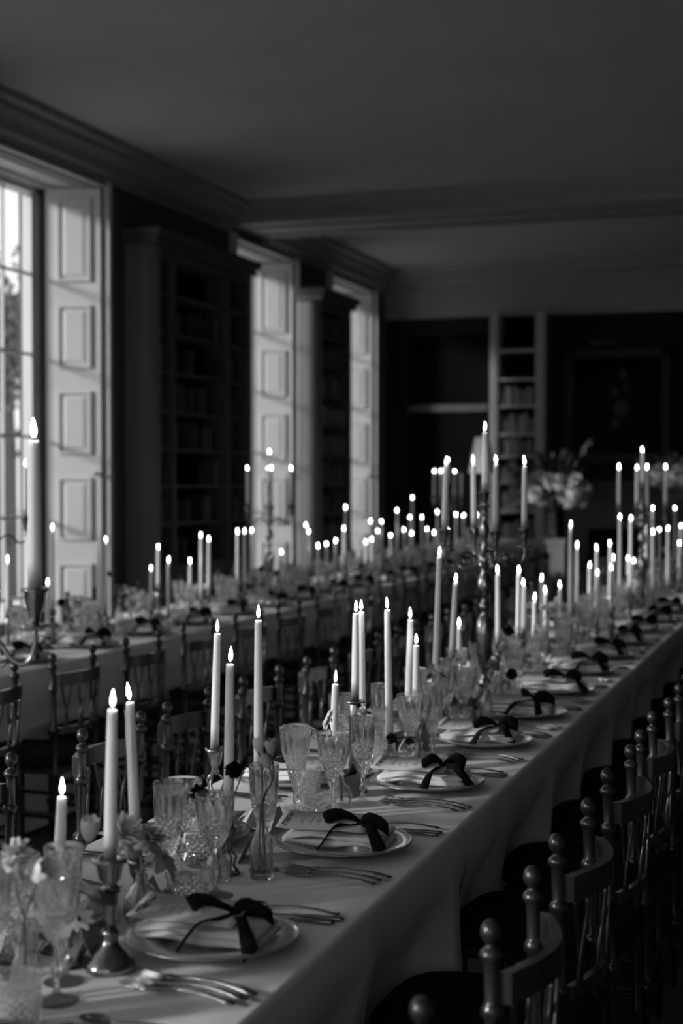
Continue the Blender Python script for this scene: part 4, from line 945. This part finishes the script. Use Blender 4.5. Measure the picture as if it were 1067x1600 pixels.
WT = [(12,868,-3.72),(74,904,-3.62),(82,818,-3.78),(166,837,-3.70),(236,882,-3.60),(247,849,-3.78),(263,869,-3.66),(297,871,-3.70),(314,831,-3.62),(326,837,-3.74),(371,826,-3.62),(382,825,-3.70),(393,824,-3.78),
 (440,858,-3.60),(478,816,-3.72),(482,826,-3.58),(497,849,-3.60),(510,846,-3.70),(524,841,-3.62),(537,822,-3.74),(540,789,-3.60),(538,844,-3.80),(571,843,-3.62),(579,811,-3.72),(581,839,-3.58),(590,826,-3.68),(596,811,-3.78),(610,833,-3.62),(620,794,-3.72),(631,824,-3.60),
 (640,805,-3.68),(644,774,-3.78),(643,830,-3.58),(659,805,-3.66),(667,823,-3.76),(678,829,-3.62),(683,797,-3.70),(699,825,-3.60),(712,801,-3.72),(724,802,-3.62),(744,802,-3.68)]
for i, (px, tip, x) in enumerate(WT):
    kd = kinds[(i*2+1)%5]
    candle_set(px, tip, None, kd, 'lit pale taper on the window table, %s from the left' % nth(i+1), 'tapers on the window table', '%s candle holder on the window table, %s from the left' % (HNAME[kd], nth(i+1)), x=x)
# one candle that has gone out
p = atx(154, 900, -3.75); q = topx((p.x,p.y,TZ)); zt = atd(154, 850, q[2]).z
place(KH['bell'], 'candlestick', 'silver holder of the unlit candle beside the nearest window shutter', 'candlestick', (p.x,p.y,TZ)); taper((p.x,p.y,TZ+.079), zt-TZ-.079, 'unlit pale taper on the window table before the shutter', None, lit=False)

# further down both tables: a bud vase every arm's length, one to three blooms each
kk = ['daisy','carn','rose','greymum','tulip','smallcarn','cosmos','pom','wtulip','mum','darkdaisy']
fl = random.Random(21)
def vase_row(xc, ys, where, grp):
    n = 0; cnt_ = {}
    for y in ys:
        n += 1; x = xc+fl.uniform(-.05,.05); kit = fl.choice((K_VASE,K_VASE2)); sc = fl.uniform(.85,1.05); h = (.152 if kit is K_VASE else .096)*sc
        for k in range(80):
            x2 = x+fl.uniform(-1,1)*.0025*k; y2 = y+fl.uniform(-1,1)*.004*k
            if abs(x2-xc) < .3 and free(x2, y2, .034*sc): break
        else: continue
        x, y = x2, y2; OCC.append((x, y, .034*sc))
        place(kit, 'bud_vase', 'clear glass bud vase, %s from the near end, %s' % (nth(n), where), 'vase', (x,y,TZ), 0, grp, sc)
        for k in range(fl.choice((2,3,3))):
            kd = fl.choice(kk); cnt_[kd] = cnt_.get(kd, 0)+1; hd = Vector((x+fl.uniform(-.07,.07), y+fl.uniform(-.08,.08), TZ+h+fl.uniform(.03,.14)))
            flower(kd, hd, (x,y,TZ+h), '%s, %s of its kind from the near end, %s' % (FNAME[kd][1], nth(cnt_[kd]), where), grp.replace('bud vases','flowers'), (fl.uniform(-.5,.9),fl.uniform(-.6,.6)), fl.uniform(.75,1.05))
vase_row(-1.23, [5.72,6.3,6.75,7.3,7.85,8.4,8.95,9.5,10.1,10.7,11.3,11.9,12.5,13.1,13.7,14.3], 'main table far half', 'bud vases on the far half of the main table')
vase_row(-3.67, [4.75+.47*k for k in range(23)], 'window table', 'bud vases on the window table')

# big arrangements in front of the far wall
def arrangement(px, yw, zlo, label, vlabel, s, seed, plinth=True, n=26):
    rr = random.Random(seed); c = aty(px, 700, yw)
    t = thing('flower_arrangement', label, 'flowers', (c.x, yw, zlo+.38))
    bl = ball_bloom(.085, 60, 'petal', seed+1, .3)[1][0][1]; gb = ball_bloom(.075, 60, 'greypetal', seed+2, .3)[1][0][1]
    lv = MB()
    for k in range(n*12):
        a = rr.uniform(0,2*PI); e = rr.uniform(-.5,1.4); r0 = rr.uniform(.05,.5)*s; d_ = Vector((math.cos(a)*math.cos(e)*1.35, math.sin(a)*math.cos(e)*.6, math.sin(e)*.75)); p0 = d_*r0
        petal(lv, tuple(p0), d_+Vector((rr.uniform(-.4,.4),rr.uniform(-.4,.4),rr.uniform(-.2,.6))), (0,0,1), rr.uniform(.08,.16), .022, -.2)
    for q in range(3):
        a = (-.3,.38,-.5)[q]*s; b = (.35,.52,.3)[q]*s
        lv.tube([(0,0,0),(a*.5,0,b*.7),(a,0,b)], [.006,.005,.002], 5)
        for k in range(16):
            tt = .4+.6*k/16; petal(lv, (a*tt+rr.uniform(-.02,.02), rr.uniform(-.02,.02), b*tt), (a,rr.uniform(-.4,.4),b), (0,-1,.3), .10, .014, .2)
    fo = obj('foliage', lv.mesh('foliage','leaf'), t); fo['kind'] = 'stuff'
    for k in range(n):
        a = rr.uniform(0,2*PI); e = rr.uniform(-.4,1.2); d_ = Vector((math.cos(a)*math.cos(e)*1.1, -abs(math.sin(a))*math.cos(e)*.6, math.sin(e)*.6))
        obj('bloom', bl if rr.random() < .55 else gb, t, d_*.34*s*rr.uniform(.6,1.1), (rr.uniform(0,1),rr.uniform(0,1),0), (rr.uniform(.7,1.1),)*3)
    return c, t
c, t = arrangement(862, 16.3, 1.02, 'large loose arrangement of pale blooms and foliage before the open bookcase', '', 1.1, 40, n=44)
vb = MB().lathe([(.001,0),(.05,0),(.05,.01),(.045,.20),(.07,.45),(.067,.45),(.042,.20),(.04,.02),(.001,.015)], 28); pz = 1.16
obj('vase', vb.mesh('vase','clear'), t, (0,0,-.47))
tag(obj('display_plinth', MB().box(-.10,-.10,0,.10,.10,.89).box(-.12,-.12,0,.12,.12,.08).box(-.115,-.115,.86,.115,.115,.92).mesh('display_plinth','drape'), None, (c.x+.06, 16.3, 0)), 'square pale plinth under the large flower arrangement', 'plinth')
c2, t2 = arrangement(1046, 16.9, 1.30, 'second flower arrangement at the right end of the mantel', '', .62, 55, n=16)
obj('vase', vb.mesh('vase','clear'), t2, (0,0,-.35), (0,0,0), (.8,.8,.75))
t2.location.z = aty(1046, 765, 17.25).z+.12
# standing lamp
c = atd(753, 712, 16.2)
t = thing('standing_lamp', 'floor lamp with a pale conical shade beside the open bookcase', 'lamp', (c.x, c.y, 0))
obj('lamp_shade', MB().lathe([(.15,c.z-.19),(.075,c.z+.20),(.072,c.z+.20),(.146,c.z-.19)], 32, None, True, None, False).mesh('lamp_shade','shade'), t)
obj('pole', MB().tube([(0,0,.02),(0,0,c.z+.1)], .012, 10).mesh('pole','dsilver'), t); obj('base', MB().lathe([(.001,0),(.14,0),(.14,.015),(.03,.03),(.001,.03)], 24).mesh('base','dsilver'), t)
print('objects', len(bpy.data.objects))
